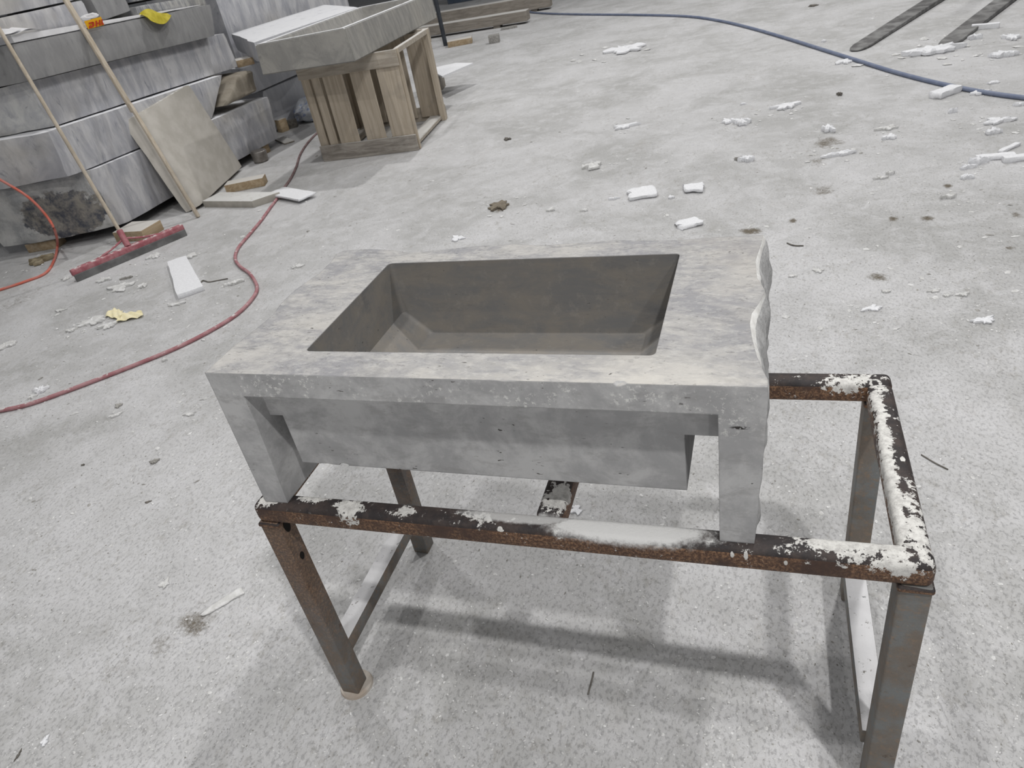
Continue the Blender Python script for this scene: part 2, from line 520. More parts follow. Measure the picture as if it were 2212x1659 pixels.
REDP = simple('red_plastic', s2l(158, 92, 100), s2l(180, 126, 131), 22, .6, .15, dust=.14)
RUBBER = simple('grey_rubber', s2l(98, 98, 98), s2l(124, 124, 124), 9, .8, .2)
REDH = simple('dusty_red_hose', s2l(158, 106, 111), s2l(176, 136, 139), 14, .65, .12, dust=.05)
ORANGE = simple('orange_cable', s2l(206, 104, 84), s2l(196, 128, 118), 14, .6, .1)
BLUEH = simple('blue_hose', s2l(112, 122, 146), s2l(128, 136, 156), 9, .55, .1)
CORD = simple('dusty_dark_cord', s2l(120, 100, 100), s2l(150, 128, 128), 12, .7, .1)
YPAPER = simple('yellow_paper', s2l(236, 226, 184), s2l(240, 232, 200), 30, .9, .2)
LEAF = simple('yellow_leaf', s2l(166, 152, 30), s2l(190, 176, 52), 16, .6, .2)
WPAPER = simple('white_paper', s2l(222, 222, 224), s2l(232, 232, 234), 10, .9, .1)
LABELY = simple('yellow_label', s2l(222, 164, 24), s2l(226, 170, 30), 20, .6, .03)
LABELR = simple('red_print', s2l(176, 52, 34), s2l(180, 56, 36), 20, .6, .03)
FORKM = simple('worn_fork_steel', s2l(88, 87, 87), s2l(138, 138, 137), 6, .6, .25, spec=.45)
DARKM = simple('dark_machine_paint', s2l(52, 56, 62), s2l(66, 70, 76), 12, .6, .1)
BLUEB = simple('blue_grey_bin_plastic', s2l(76, 88, 104), s2l(90, 100, 112), 6, .6, .1)
PLATEM = simple('dusty_foot_plate', s2l(186, 180, 172), s2l(172, 160, 148), 24, .85, .3)
HOLE = simple('dark_hole', s2l(24, 20, 18), None, 10, .9, 0)
CAN = simple('tin_metal', s2l(150, 146, 142), s2l(120, 114, 108), 12, .4, .1, metal=.5)
n = NT('clear_plastic_film', .35, .5)
BAG = n.out(n.mix(n.ramp(n.noise(9, 4, vec=n.scaled(1, 1, 1), dist=2), .55, .6), s2l(202, 206, 212), s2l(150, 164, 196)), n.bump(n.noise(14, 4), .5, .02))

# ---------------------------------------------------------------- floor
bm = nb()
bmesh.ops.create_grid(bm, x_segments=1, y_segments=1, size=30)
bmesh.ops.translate(bm, verts=bm.verts[:], vec=(0, 12, 0))
tag(obj('floor', bm, FLOOR, smooth=False), 'dusty pale grey concrete workshop floor', 'floor', kind='structure')

# ---------------------------------------------------------------- steel table
TL, TW, TH, TT = 1.5, 0.633, 0.785, 0.0575


def shear(bm):
    for v in bm.verts:
        v.co.z += 0.0105 * v.co.x * max(0, v.co.z) / TH
        v.co.x -= 0.0083 * v.co.y / 0.64
    return bm


tab = empty('steel_table', (0.75, 0.31, 0), 'low rusty square-tube steel work frame carrying the stone sink', 'work table')


def rail(lo, hi, mat=None, name='rail', r=.016):
    return obj(name, shear(rbox(nb(), lo, hi, r, 4)), mat or STEEL, tab, angle=60)


rail((0, 0, TH - TT), (TL, TT, TH))
rail((0, TW - TT, TH - TT), (TL, TW, TH))
rail((0.001, TT - .011, TH - TT), (TT, TW - TT + .011, TH - .0005))
rail((TL - TT, TT - .011, TH - TT), (TL - .001, TW - TT + .011, TH - .0005))
rail((.727, TT - .006, TH - TT), (.791, TW - TT + .006, TH - .001), name='crossbar')
for (x, y) in ((0, 0), (TL - TT, 0), (0, TW - TT), (TL - TT, TW - TT)):
    lg = rail((x, y, 0.006 if (x, y) == (0, 0) else 0.0), (x + TT, y + TT, TH - TT + .002), STEEL_L, 'leg', .005)
    b = nb()
    rbox(b, (x - .003, y - .003, TH - TT - .012), (x + TT + .003, y + TT + .003, TH - TT + .001), .005, 3)
    for v in b.verts:
        v.co += noise.noise_vector(v.co * 60) * .003
    obj('weld_bead', shear(b), STEEL, lg)
    if (x, y) == (0, 0):
        b = nb()
        bmesh.ops.create_cone(b, cap_ends=True, segments=40, radius1=.052, radius2=.049, depth=.008, matrix=Matrix.Translation((.031, .033, .004)))
        obj('foot_plate', b, PLATEM, lg)
        b = nb()
        bmesh.ops.create_cone(b, cap_ends=True, segments=24, radius1=.008, radius2=.008, depth=.003,
                              matrix=Matrix.Translation((TT, .030, .585)) @ Matrix.Rotation(PI / 2, 4, 'Y') @ Matrix.Scale(1.5, 4, (1, 0, 0)))
        tag(obj('bolt_hole', shear(b), HOLE, lg), 'dark drilled hole')
        b = nb()
        bmesh.ops.create_cone(b, cap_ends=True, segments=24, radius1=.011, radius2=.011, depth=.004,
                              matrix=Matrix.Translation((TT, .026, .700)) @ Matrix.Rotation(PI / 2, 4, 'Y') @ Matrix.Scale(1.9, 4, (1, 0, 0)))
        tag(obj('bolt_hole', shear(b), HOLE, lg), 'dark drilled hole')
for (x, z) in ((0.0, .2), (TL - TT - .008, .172)):
    b = nb()
    rbox(b, (x, TT - .003, z - .05), (x + .056, TW - TT + .003, z), .003, 2)
    tag(obj('brace', shear(b), STEEL_D, tab), 'low side brace white with dust on top')

# ---------------------------------------------------------------- stone sink
SZ = 1.171
OUT_L = [(.035, .020), (.033, .123), (.044, .222), (.047, .279), (.033, .339), (.030, .41), (.048, .509), (.046, .581), (.033, .630), (.048, .655)]
OUT_B = [(.132, .657), (.214, .641), (.265, .622), (.334, .625), (.398, .637), (.475, .648), (.567, .649), (.659, .634), (.744, .641), (.837, .649), (.92, .638), (.998, .633), (1.073, .642), (1.147, .645)]
OUT_R = [(1.187, .644), (1.184, .6), (1.178, .55), (1.173, .503), (1.178, .424), (1.187, .392), (1.194, .357), (1.184, .312), (1.171, .269), (1.169, .23), (1.174, .179), (1.184, .115), (1.195, .071), (1.203, .043), (1.203, .020)]


def dens(P, step=.012):
    out = []
    for a, b in zip(P[:-1], P[1:]):
        k = max(1, int((Vector(b) - Vector(a)).length / step))
        for i in range(k): out.append((a[0] + (b[0] - a[0]) * i / k, a[1] + (b[1] - a[1]) * i / k))
    out.append(P[-1])
    return out


RIM_L, RIM_B, RIM_R = dens(OUT_L), dens([OUT_L[-1]] + OUT_B + [OUT_R[0]])[1:-1], dens(OUT_R)


def wob(p, z, side):
    """outline point p pushed out with depth below the top: split stone faces"""
    x, y = p
    d = SZ - z
    k = 1 - math.exp(-d / .03)
    q = Vector((x * 1.3, y, z))
    nse = noise.noise(q * 14) * .011 + noise.noise(q * 34 + Vector((3, 1, 2))) * .006
    fr = min(1, max(0, (y - .02) / .05))
    if side == 'R':
        xt = 1.206 - .010 * min(1, d / .3)
        return (x + (xt - x) * k + (nse * k * (.35 + .65 * fr)), y)
    if side == 'L':
        xt = .037 - .006 * min(1, d / .3)
        return (x + (xt - x) * k * .6 + nse * k * fr, y)
    return (x, y - .004 * k + nse * k)


def layered(zs, outline):
    """outline(z) -> list of (x, y, mat) ; closed solid"""
    bm = bmesh.new()
    rings = []
    mats = None
    for z in zs:
        o = outline(z)
        zz = [z if len(p) < 4 else p[3] for p in o]
        rings.append([bm.verts.new((p[0], p[1], q)) for p, q in zip(o, zz)])
        mats = [p[2] for p in o]
    n_ = len(mats)
    for a, b in zip(rings[:-1], rings[1:]):
        for i in range(n_):
            j = (i + 1) % n_
            f = bm.faces.new((a[i], a[j], b[j], b[i]))
            f.material_index = mats[i] if mats[i] and mats[j] and j else 0
    bm.faces.new(rings[0][::-1]); bm.faces.new(rings[-1])
    return bm


def slab_outline(z):
    o = []
    ch = .006 if z >= SZ - 1e-6 else 0
    for p in RIM_L: o.append(wob(p, z, 'L') + (1,))
    for p in RIM_B: o.append(wob(p, z, 'B') + (1,))
    for p in RIM_R: o.append(wob(p, z, 'R') + (1,))
    return o


def zlev(z0, z1, k):
    return [z0 + (z1 - z0) * i / k for i in range(k + 1)]


def cut(o, cutters):
    """exact boolean, baked into the mesh"""
    tmp = []
    for bmc in cutters:
        me = bpy.data.meshes.new('cutter')
        bmesh.ops.recalc_face_normals(bmc, faces=bmc.faces[:])
        bmc.to_mesh(me); bmc.free()
        c_ = bpy.data.objects.new('cutter', me)
        COL.objects.link(c_)
        m_ = o.modifiers.new('b', 'BOOLEAN')
        m_.operation = 'DIFFERENCE'; m_.solver = 'EXACT'; m_.object = c_
        tmp.append(c_)
    bpy.context.view_layer.update()
    dg = bpy.context.evaluated_depsgraph_get()
    me2 = bpy.data.meshes.new_from_object(o.evaluated_get(dg))
    o.modifiers.clear()
    t = bmesh.new()
    t.from_mesh(me2)
    for f in t.faces: f.smooth = f.material_index != 0
    for e in t.edges: e.smooth = len(e.link_faces) == 2 and e.calc_face_angle(0) < math.radians(32)
    t.to_mesh(me2); t.free()
    o.data = me2
    for c_ in tmp:
        bpy.data.objects.remove(c_, do_unlink=True)
    return o


sink = empty('stone_sink', (0, 0, 0), 'grey stone apron sink with split edges standing on the rusty steel frame', 'sink')
ZU = 1.022                                      # underside of the thick top
HOLE_TOP = (.239, 1.005, .114, .558)
HOLE_BOT = (.310, .912, .180, .556)


def hollow():
    """upright walls, floor with sloping flanks at both ends and in front"""
    r = .012
    bm = bmesh.new()
    rings = []
    for z, (x0, x1, y0, y1) in ((.955, HOLE_BOT), (1.022, HOLE_TOP), (SZ + .02, HOLE_TOP)):
        ring = []
        for cx, cy, a0 in ((x1 - r, y0 + r, -PI / 2), (x1 - r, y1 - r, 0), (x0 + r, y1 - r, PI / 2), (x0 + r, y0 + r, PI)):
            for i in range(5):
                a = a0 + i * PI / 8
                ring.append(bm.verts.new((cx + r * math.cos(a), cy + r * math.sin(a), z)))
        rings.append(ring)
    m = len(rings[0])
    for A, B in zip(rings[:-1], rings[1:]):
        for i in range(m): bm.faces.new((A[i], A[(i + 1) % m], B[(i + 1) % m], B[i]))
    bm.faces.new(rings[0][::-1]); bm.faces.new(rings[-1])
    return bm


topm = obj('countertop', layered([ZU, ZU + .03, ZU + .06, ZU + .085, ZU + .105, ZU + .12, SZ - .02, SZ - .010, SZ - .004, SZ], slab_outline), [STONE, STONE_R, STONE_W], sink, angle=30)


def chip(c, r):
    b = nb()
    bmesh.ops.create_icosphere(b, subdivisions=3, radius=1)
    for v in b.verts:
        q = v.co + noise.noise_vector(v.co * 1.7 + Vector(c) * 9) * .25
        v.co = Vector((c[i] + q[i] * r[i] for i in range(3)))
    return b


cut(topm, [hollow(), rbox(nb(), (.1135, -.2, .9), (1.1225, .070, 1.110), 0), chip((.955, .018, 1.176), (.015, .012, .012)), chip((.74, .018, 1.1755), (.03, .009, .007)), chip((.40, .018, 1.1755), (.02, .006, .006))])
# pale bruised arris along the split right edge
for p in topm.data.polygons:
    if p.material_index == 1 and p.center.z > SZ - .012 and p.center.x > 1.1:
        p.material_index = 2


def zrest(x): return TH + .0105 * x + .0006


def pan_left(z):
    o = []
    k = min(1, max(0, (ZU - z) / (ZU - zrest(.06))))
    zz = lambda x: z if z > zrest(.06) + 1e-4 else zrest(x)
    for p in RIM_L:
        if p[1] > .62: break
        q = wob(p, z, 'L')
        o.append((q[0], q[1], 1, zz(q[0])))
    xi = .1135 - .014 * k
    o.append((xi, .62, 0, zz(xi))); o.append((xi, .020, 0, zz(xi)))
    return o


def pan_right(z):
    o = []
    k = min(1, max(0, (ZU - z) / (ZU - zrest(1.16))))
    zz = lambda x: z if z > zrest(1.16) + 1e-4 else zrest(x)
    xi = 1.1225 - .001 * k
    o.append((xi, .020, 0, zz(xi))); o.append((xi, .62, 0, zz(xi)))
    for p in RIM_R:
        if p[1] > .62: continue
        q = wob(p, z, 'R')
        qx = q[0] - .008 * k
        o.append((qx, q[1], 1, zz(qx)))
    return o


obj('side_panel', layered(zlev(zrest(.06), ZU, 16), pan_left), [STONE, STONE_R], sink, angle=30)
obj('side_panel', layered(zlev(zrest(1.16), ZU, 16), pan_right), [STONE, STONE_R], sink, angle=30)
bas = obj('basin', rbox(nb(), (.148, .070, .880), (1.057, .605, ZU), 0), STONE, sink)
cut(bas, [hollow(), chip((.265, .068, .877), (.015, .02, .009)), chip((.215, .068, .878), (.02, .01, .004))])

# ---------------------------------------------------------------- stack of marble blocks on the left
X0 = -4.44
SK = (-1.1, -.40, 0)        # the near ends are broken off at a slant
DP = (-1.1, 0, 0)


def at_x(x, p):
    """the point of the sight line through p that lies in the plane x"""
    k = (x - CAM[0]) / (p[0] - CAM[0])
    return (x, CAM[1] + (p[1] - CAM[1]) * k, CAM[2] + (p[2] - CAM[2]) * k)


def block(name, pts, label, mat, depth=(SK, DP), rough=None, group='marble blocks in the stack', amp=.006, n_=(8, 24, 6), seed=1, cat='stone block', rounding=.01):
    return tag(obj(name, hexa(corners(pts, depth), n_, rough, amp, seed, rounding=rounding), mat if isinstance(mat, list) and len(mat) > 1 else [mat[0] if isinstance(mat, list) else mat] * 2, angle=50), label, cat, group)


block('marble_block', [(X0, 3.89, .10), (X0, 6.60, .10), (X0, 6.68, .57), (X0, 3.83, .635)], 'veined grey marble block at the bottom of the stack with a broken dark near end', [MARB, MARB_S], rough={'y0': .07}, seed=1, n_=(14, 30, 10))
block('marble_block', [(X0 - .03, 3.66, .650), (X0 - .03, 5.66, .601), (X0 - .03, 6.06, .953), (X0 - .03, 3.68, 1.033)], 'marble block second from the floor, under the strip of white dust behind the leaning slab', [MARB, MARB], rough={'y0': .04}, seed=2)
block('marble_block', [(X0 - .13, 3.86, 1.036), (X0 - .13, 6.50, .953), (X0 - .13, 6.46, 1.316), (X0 - .13, 3.80, 1.405)], 'streaky marble block third from the floor, straight under the dark grey slab', [MARB, MARB_E], rough={'y0': .05}, seed=3)
block('marble_slab', [(X0 - .02, 3.73, 1.416), (X0 - .02, 6.16, 1.327), (X0 - .02, 6.26, 1.620), (X0 - .02, 3.73, 1.692)], 'dark grey stone slab with yellow leaf and shipping label on its dusty top edge', [MARB_D], seed=4, amp=.003)
block('marble_block', [(-4.80, 3.5, 1.70), (-4.80, 4.95, 1.70), (-4.80, 4.95, 1.885), (-4.80, 3.5, 1.875)], 'grey marble block behind the white papers at the top left of the stack', [MARB], depth=(DP, DP), seed=5)
block('marble_block', [(-4.81, 3.5, 1.890), (-4.81, 4.90, 1.897), (-4.81, 4.90, 2.35), (-4.81, 3.5, 2.35)], 'topmost grey marble block at the upper left corner of the picture', [MARB], depth=(DP, DP), seed=6)
block('marble_block', [(-4.78, 5.05, 1.69), (-4.78, 5.47, 1.715), (-4.78, 5.40, 2.2), (-4.78, 4.98, 2.2)], 'plain smooth grey block upright behind the shipping label', [MARB_D], depth=(DP, DP), seed=7, n_=(6, 8, 8))
block('marble_block', [(-4.78, 5.52, 1.66), (-4.78, 6.62, 1.60), (-4.78, 6.62, 1.705), (-4.78, 5.52, 1.745)], 'flat rough dark slab behind the yellow leaf with white dust on its edge', [MARB_R], depth=(DP, DP), seed=8, rough={'x1': .02})
block('marble_block', [(-4.82, 5.54, 1.785), (-4.82, 6.62, 1.745), (-4.82, 6.62, 2.05), (-4.82, 5.54, 2.05)], 'rough dark stone lump at the top edge of the picture above the yellow leaf', [MARB_R], depth=(DP, DP), seed=9, rough={'x1': .03})
# right-hand end of the stack
block('marble_boulder', [(X0 + .05, 5.80, .670), (X0 + .05, 6.50, .670), (X0 + .05, 6.50, .905), (X0 + .05, 6.14, .905)], 'rounded brown-skinned stone lump under the small wooden block', [MARB_B], depth=((-.9, .25, 0), (-.9, 0, 0)), seed=10, rough={'x1': .035, 'y0': .04}, n_=(8, 12, 10), amp=.012, rounding=.022)
block('marble_block', [(-5.0, 7.25, .01), (-5.0, 9.0, .01), (-5.0, 9.0, .50), (-5.0, 7.35, .52)], 'pale marble block behind the crate, standing on the floor by the plastic bag', [MARB_W], depth=((-.5, 0, 0), (-.5, 0, 0)), seed=11)
block('marble_block', [(-4.99, 7.1, .54), (-4.99, 9.0, .52), (-4.99, 9.0, .85), (-4.99, 7.1, .85)], 'pale marble block upper of the two behind the crate, below the tray', [MARB_W], depth=((-.5, .2, 0), (-.5, 0, 0)), seed=12)
p1, p2 = fl(498, 73, 1.2), fl(548, 92, 1.2)
p4 = fl(700, 10, 1.2)
nlen = (p4 - p1)
bmN = hexa([[[p1 - Vector((0, 0, .2)), p1], [p4 - Vector((0, 0, .2)), p4]], [[p2 - Vector((0, 0, .2)), p2], [p2 + nlen - Vector((0, 0, .2)), p2 + nlen]]], (10, 24, 5), {'y0': .02}, .004, 13)
tag(obj('marble_slab', bmN, MARB_W, angle=50), 'pale white marble slab lying flat behind the grey stone tray', 'stone block', 'marble blocks in the stack')
pb = onx(487, 60, -5.6)
block('marble_block', [(-5.6, pb.y, .02), (-5.6, pb.y + 3.4, .02), (-5.6, pb.y + 3.4, 2.1), (-5.6, pb.y, 2.1)], 'tall smooth grey block at the back, above the pale flat slab', [MARB], depth=(DP, DP), seed=14)

# wooden packing under and in the stack


def wblock(c, ex, size, label, mat=BLOCKW, r=.006, name='wood_block', cat='wood block', group='wooden packing blocks', tilt=0):
    b = nb()
    L, W_, H_ = size
    M = frame_m((c[0], c[1], 0), ex) @ Matrix.Rotation(tilt, 4, 'X')
    rbox(b, (-L / 2, -W_ / 2, c[2]), (L / 2, W_ / 2, c[2] + H_), r, 2, M)
    return tag(obj(name, b, mat), label, cat, group)


q = fl(303, 512)
wblock((q.x - .02, q.y + .03, 0), (0, 1, 0), (.26, .34, .095), 'wooden packing block under the lowest marble block beside the squeegee handle')
wblock((-4.62, 6.35, 0), (0, 1, 0), (.12, .3, .1), 'wooden packing block under the far end of the lowest marble block')
wblock((-5.25, 3.72, 0), (1, .3, 0), (.30, .16, .085), 'wooden packing block at the left frame edge under the lowest marble block')
q = fl(535, 405)
wblock((q.x, q.y, 0), (fl(572, 392) - fl(497, 407)), (.40, .16, .085), 'offcut of wood on the floor behind the leaning slab')
p = fl(531, 141, .915)
wblock((p.x - .03, p.y + .03, .915), (p2 - p1), (.26, .2, .078), 'small wooden block between the brown stone lump and the pale slab')
# tin beside the stack
q = fl(560, 352)
b = nb()
bmesh.ops.create_cone(b, cap_ends=True, segments=32, radius1=.085, radius2=.092, depth=.13, matrix=Matrix.Translation((q.x, q.y + .05, .065)))
bmesh.ops.bevel(b, geom=[e for e in b.edges if abs(e.verts[0].co.z - e.verts[1].co.z) < 1e-4], offset=.012, segments=3, affect='EDGES')
tag(obj('tin', b, CAN), 'small dull metal tin under the end of the lowest marble block', 'tin')

# leaning slab
P_bl, P_br = fl(440, 449), fl(527, 366)
P_tl, P_tr = onx(303, 252, -4.40), onx(410, 187, -4.36)
P_br = Vector((P_br.x, P_br.y, 0.0))
nrm = (P_br - P_bl).cross(P_tl - P_bl).normalized()
if nrm.x < 0: nrm = -nrm
th = -nrm * .11
sh = Vector((-.015, -.10, 0))
P_tr = P_tl + (P_tr - P_tl)
bmL = hexa([[[P_bl + th + sh, P_tl + th + sh], [P_br + th, P_tr + th]], [[P_bl, P_tl], [P_br, P_tr]]], (5, 14, 14), {'y0': .012}, .004, 21)
mz = min(v.co.z for v in bmL.verts)
bmesh.ops.translate(bmL, verts=bmL.verts[:], vec=(0, 0, -mz + .001))
tag(obj('stone_slab', bmL, CREAM, angle=50), 'sandy beige stone slab leaning against the marble stack behind a wooden pole', 'stone slab')

# leaf, label, papers on the dark slab
b = hexa(corners([(X0 - .03, 3.77, 1.698), (X0 - .03, 6.1, 1.634), (X0 - .03, 6.1, 1.638), (X0 - .03, 3.77, 1.750)], ((-.30, 0, 0), (-.30, 0, 0))), (4, 24, 2), {}, .004, 31, 4, .002)
tag(obj('packing_sheet', b, WPAPER), 'long white packing sheet lying along the top of the dark grey slab', 'packing sheet')


def sheet(fn, nu, nv, thick=.0015):
    bm = bmesh.new()
    g = [[bm.verts.new(fn(i / nu, j / nv)) for j in range(nv + 1)] for i in range(nu + 1)]
    for i in range(nu):
        for j in range(nv): bm.faces.new((g[i][j], g[i + 1][j], g[i + 1][j + 1], g[i][j + 1]))
    bm.normal_update()
    bmesh.ops.solidify(bm, geom=bm.faces[:], thickness=thick)
    return bm


XS = X0 - .02


def leaf(u, v):
    w = .095 * (math.sin(PI * min(1, u * 1.02)) ** .7) * (1.15 - .45 * u)
    s = (v - .5) * 2
    y = 5.30 + u * .34
    return Vector((XS - .02 + .10 * (abs(s) * .3) + s * w * .75, y, 1.678 - .012 * u + abs(s) * w * .72 - .075 * max(0, s) * u + .03 * math.sin(u * 3)))


q0 = onx(305, 36, XS)
q1 = onx(362, 32, XS)


def leaf2(u, v):
    w = .098 * (math.sin(PI * min(1, u ** .8 * 1.0 + .0)) ** .75)
    s = (v - .5) * 2
    base = q0 + (q1 - q0) * u
    return base + Vector((.012 + .05 * s + .02 * math.sin(u * 5), 0, 0)) + Vector((0, .02 * s, 1)) * (-s * w * .75 + .012 * math.cos(s * 3) - .01) + Vector((0, 0, .012))


tag(obj('leaf', sheet(leaf2, 14, 8, .002), LEAF, angle=80), 'curled yellow leaf lying on the top edge of the dark grey slab', 'leaf')
lp = [onx(191, 63, XS + .03), onx(225, 54, XS + .03), onx(218, 36, XS + .03), onx(182, 46, XS + .03)]
lab = empty('shipping_label', lp[0], 'yellow shipping label with red capital letters beside the wooden pole', 'label')
b = sheet(lambda u, v: lp[0].lerp(lp[1], u).lerp(lp[3].lerp(lp[2], u), v), 6, 4, .004)
obj('card', b, LABELY, lab)


def glyph(bm, rects, o, ex, ey, n_, skew=.22):
    for poly in rects:
        vs = [o + ex * (x + y * skew) + ey * y + n_ for x, y in poly]
        f = [bm.verts.new(v) for v in vs]
        bm.faces.new(f)


ex = (lp[1] - lp[0]); ey = (lp[3] - lp[0])
R = lambda x0, y0, x1, y1: [(x0, y0), (x1, y0), (x1, y1), (x0, y1)]
b = nb()
nn = Vector((.004, 0, 0))
glyph(b, [R(.02, 0.08, .18, .26), R(.02, .26, .10, .34), R(.02, .56, .28, .72), [(.22, .08), (.36, .20), (.36, .62), (.28, .72), (.24, .56), (.24, .30), (.18, .24), (.18, .08)], R(.09, .34, .18, .42)], lp[0], ex, ey, nn)
glyph(b, [R(.44, .08, .55, .42), R(.44, .46, .55, .72), R(.55, .34, .66, .46), R(.66, .08, .77, .42), R(.66, .46, .77, .72), R(.82, .08, .9, .72), R(.9, .08, .97, .22)], lp[0], ex, ey, nn)
b.normal_update()
bmesh.ops.solidify(b, geom=b.faces[:], thickness=-.001)
tag(obj('lettering', b, LABELR, lab, smooth=False), 'red italic capital letters')


def curl(c, L, W_, hgt, ph):
    def f(u, v):
        return Vector((XS + .02 - v * W_, c.y + (u - .5) * L, c.z + .006 + hgt * (1 - math.cos((u + ph) * PI * 2)) * .5 * (.5 + v)))
    return f


for (u, v, L, W_, hh, ph, lb) in ((66, 84, .26, .16, .03, 0, 'curled white paper strip nearest the first wooden handle on the slab edge'), (20, 94, .3, .2, .03, .4, 'curled white paper strip at the left frame edge on the dark slab'),):
    q = onx(u, v, XS)
    q.z = 1.757 - .05 * (q.y - 3.77)
    tag(obj('paper_strip', sheet(curl(q, L, W_, hh, ph), 18, 4, .001), WPAPER, angle=80), lb, 'paper', 'paper strips on the dark slab')
q = onx(192, 34, -4.62)
b = nb()
bmesh.ops.create_icosphere(b, subdivisions=3, radius=1)
for v in b.verts:
    v.co = Vector((v.co.x * .05, v.co.y * .10, v.co.z * .022)) + noise.noise_vector(v.co * 2) * .012
    v.co += Vector((-4.62, q.y, 1.755))
tag(obj('crumpled_tissue', b, WPAPER), 'crumpled pale tissue lying above the yellow shipping label', 'tissue')

# squeegee with its wooden handle
sq = fl(166, 610); sr = fl(406, 508)
sm = (sq + sr) / 2
axs = (sr - sq).normalized()
fwd = Vector((axs.y, -axs.x, 0))
sqz = empty('floor_squeegee', (sm.x, sm.y, 0), 'wide red floor squeegee with a long wooden handle leaning on the marble stack', 'squeegee')
L = (sr - sq).length
M = frame_m(sm, axs)
b = rbox(nb(), (-L / 2, .00, .045), (L / 2, .055, .105), .014, 3, M)
obj('blade_holder', b, REDP, sqz)
b = rbox(nb(), (-L / 2 + .005, -.006, .0), (L / 2 - .005, .014, .06), .003, 1, M)
obj('rubber_blade', b, RUBBER, sqz)
hb = fl(272, 522, .13)
ht = onx(10, 82, XS + .03)
hd = (ht - hb).normalized()
b = nb()
mid = M @ Vector((0, .03, .1))
tube(b, [mid, hb + hd * .10], .026, 14)
obj('socket', b, REDP, sqz)
for s in (-1, 1):
    b = nb()
    tube(b, smooth_path([M @ Vector((s * L * .27, .03, .10)), M @ Vector((s * L * .14, .035, .125)), hb + hd * .03], 6), .009, 8)
    obj('strut', b, REDP, sqz)
b = nb()
tube(b, [hb + hd * t for t in (0.02, .6, 1.2, (ht - hb).length, (ht - hb).length + .35)], .0155, 12)
obj('handle', b, POLE, sqz)

# second pole
pb_ = fl(430, 470)
pt_ = onx(188, 70, XS + .035)
dv = (pt_ - pb_).normalized()
b = nb()
M = frame_m(pb_, dv, (0, 1, 0))
Lp = (pt_ - pb_).length
rbox(b, (.012, -.022, -.012), (Lp * .64, .016, .012), .005, 2, M)
rbox(b, (Lp * .60, -.027, -.002), (Lp + .55, .021, .028), .006, 2, M)
for v in b.verts: v.co += noise.noise_vector(v.co * 5) * .004
bz_ = min(v.co.z for v in b.verts)
bmesh.ops.translate(b, verts=b.verts[:], vec=(0, 0, -bz_ + .001))
tag(obj('wooden_pole', b, POLE), 'rough wooden lath leaning on the stack, in front of the beige slab', 'pole')

# stone plank and foam strips in front of it
a0, a1 = fl(442, 448), fl(562, 449)
b = nb()
M = frame_m(a0, (a1 - a0))
rbox(b, (0, 0, 0), ((a1 - a0).length - .08, .24, .065), .004, 2, M)
for v in b.verts:
    l = M.inverted() @ v.co
    if l.x > .3 : v.co += (a1 - a0).normalized() * .14 * (l.y / .24)
tag(obj('stone_plank', b, simple('dusty_offcut_stone', s2l(170, 166, 158), s2l(184, 180, 172), 12, .9, .2, dust=.45)), 'flat dusty stone offcut on the floor in front of the leaning slab', 'stone offcut')

# ---------------------------------------------------------------- crate and the tray on it
O = Vector((-3.35, 5.75, 0)); E1 = Vector((.994, .108, 0)); E2 = Vector((-.13, .991, 0))
CM = Matrix(((E1.x, E2.x, 0, O.x), (E1.y, E2.y, 0, O.y), (0, 0, 1, 0), (0, 0, 0, 1)))
crate = empty('wooden_crate', O, 'open slatted wooden crate carrying the grey stone tray', 'crate')


def board(name, lo, hi, mat, r=.004):
    return obj(name, rbox(nb(), lo, hi, r, 1, CM), mat, crate)


for (x0, x1) in ((.025, .10), (.125, .215), (.25, .47), (.555, .77), (.84, 1.08)):
    board('slat', (x0, .022, .05), (x1, .045, .96), PINE)
board('bottom_rail', (0, 0, 0), (1.10, .022, .165), PINE_D)
board('top_rail', (0, 0, .835), (1.10, .022, .985), PINE_H)
for x0 in (0, 1.06):
    board('corner_post', (x0, .045, 0.0), (x0 + .045, .09, .985), PINE)
for (x0, x1) in ((.0, .36), (.365, .75), (.80, 1.06)):
    board('slat', (x0, 1.24, .05), (x1, 1.265, .96), PINE)
for x0 in (.0, 1.04):
    board('corner_post', (x0, 1.17, 0.0), (x0 + .065, 1.239, .985), PINE)
board('back_rail', (0, 1.265, .0), (1.10, 1.287, .16), PINE_H)
board('back_rail', (0, 1.265, .84), (1.10, 1.287, .985), PINE_H)
for x0 in (0.0, 1.055):
    board('side_rail', (x0, .09, .935), (x0 + .045, 1.17, .985), PINE_H)
for x0 in (.05, .48, .90):
    board('floor_board', (x0, .045, .02), (x0 + .16, 1.24, .055), PINE_H)
# left side boards
for (y0, y1) in ((.095, .45), (.455, .80), (.805, 1.168)):
    board('slat', (-.0, y0, .05), (.022, y1, .935), PINE)

TB = [Vector((-3.45, 5.34, .992)), Vector((-2.44, 5.38, .992)), Vector((-2.60, 7.84, .992)), Vector((-3.61, 7.80, .992))]
TT_ = [fl(550, 97, 1.262), fl(744, 60, 1.277), None, None]
TT_[2] = TB[2] + (TT_[1] - TB[1]) * .6; TT_[2].z = 1.262
TT_[3] = TT_[0] + (TT_[2] - TT_[1])
b = nb()
vb = [b.verts.new(p) for p in TB]; vt = [b.verts.new(p) for p in TT_]
b.faces.new(vb[::-1])
for i in range(4): b.faces.new((vb[i], vb[(i + 1) % 4], vt[(i + 1) % 4], vt[i]))
cT = sum(TT_, Vector()) / 4


def inset(p, k, dz):
    a, bq = TT_[1] - TT_[0], TT_[3] - TT_[0]
    la, lb_ = a.length, bq.length
    return p + a.normalized() * k[0] + bq.normalized() * k[1] + Vector((0, 0, dz))


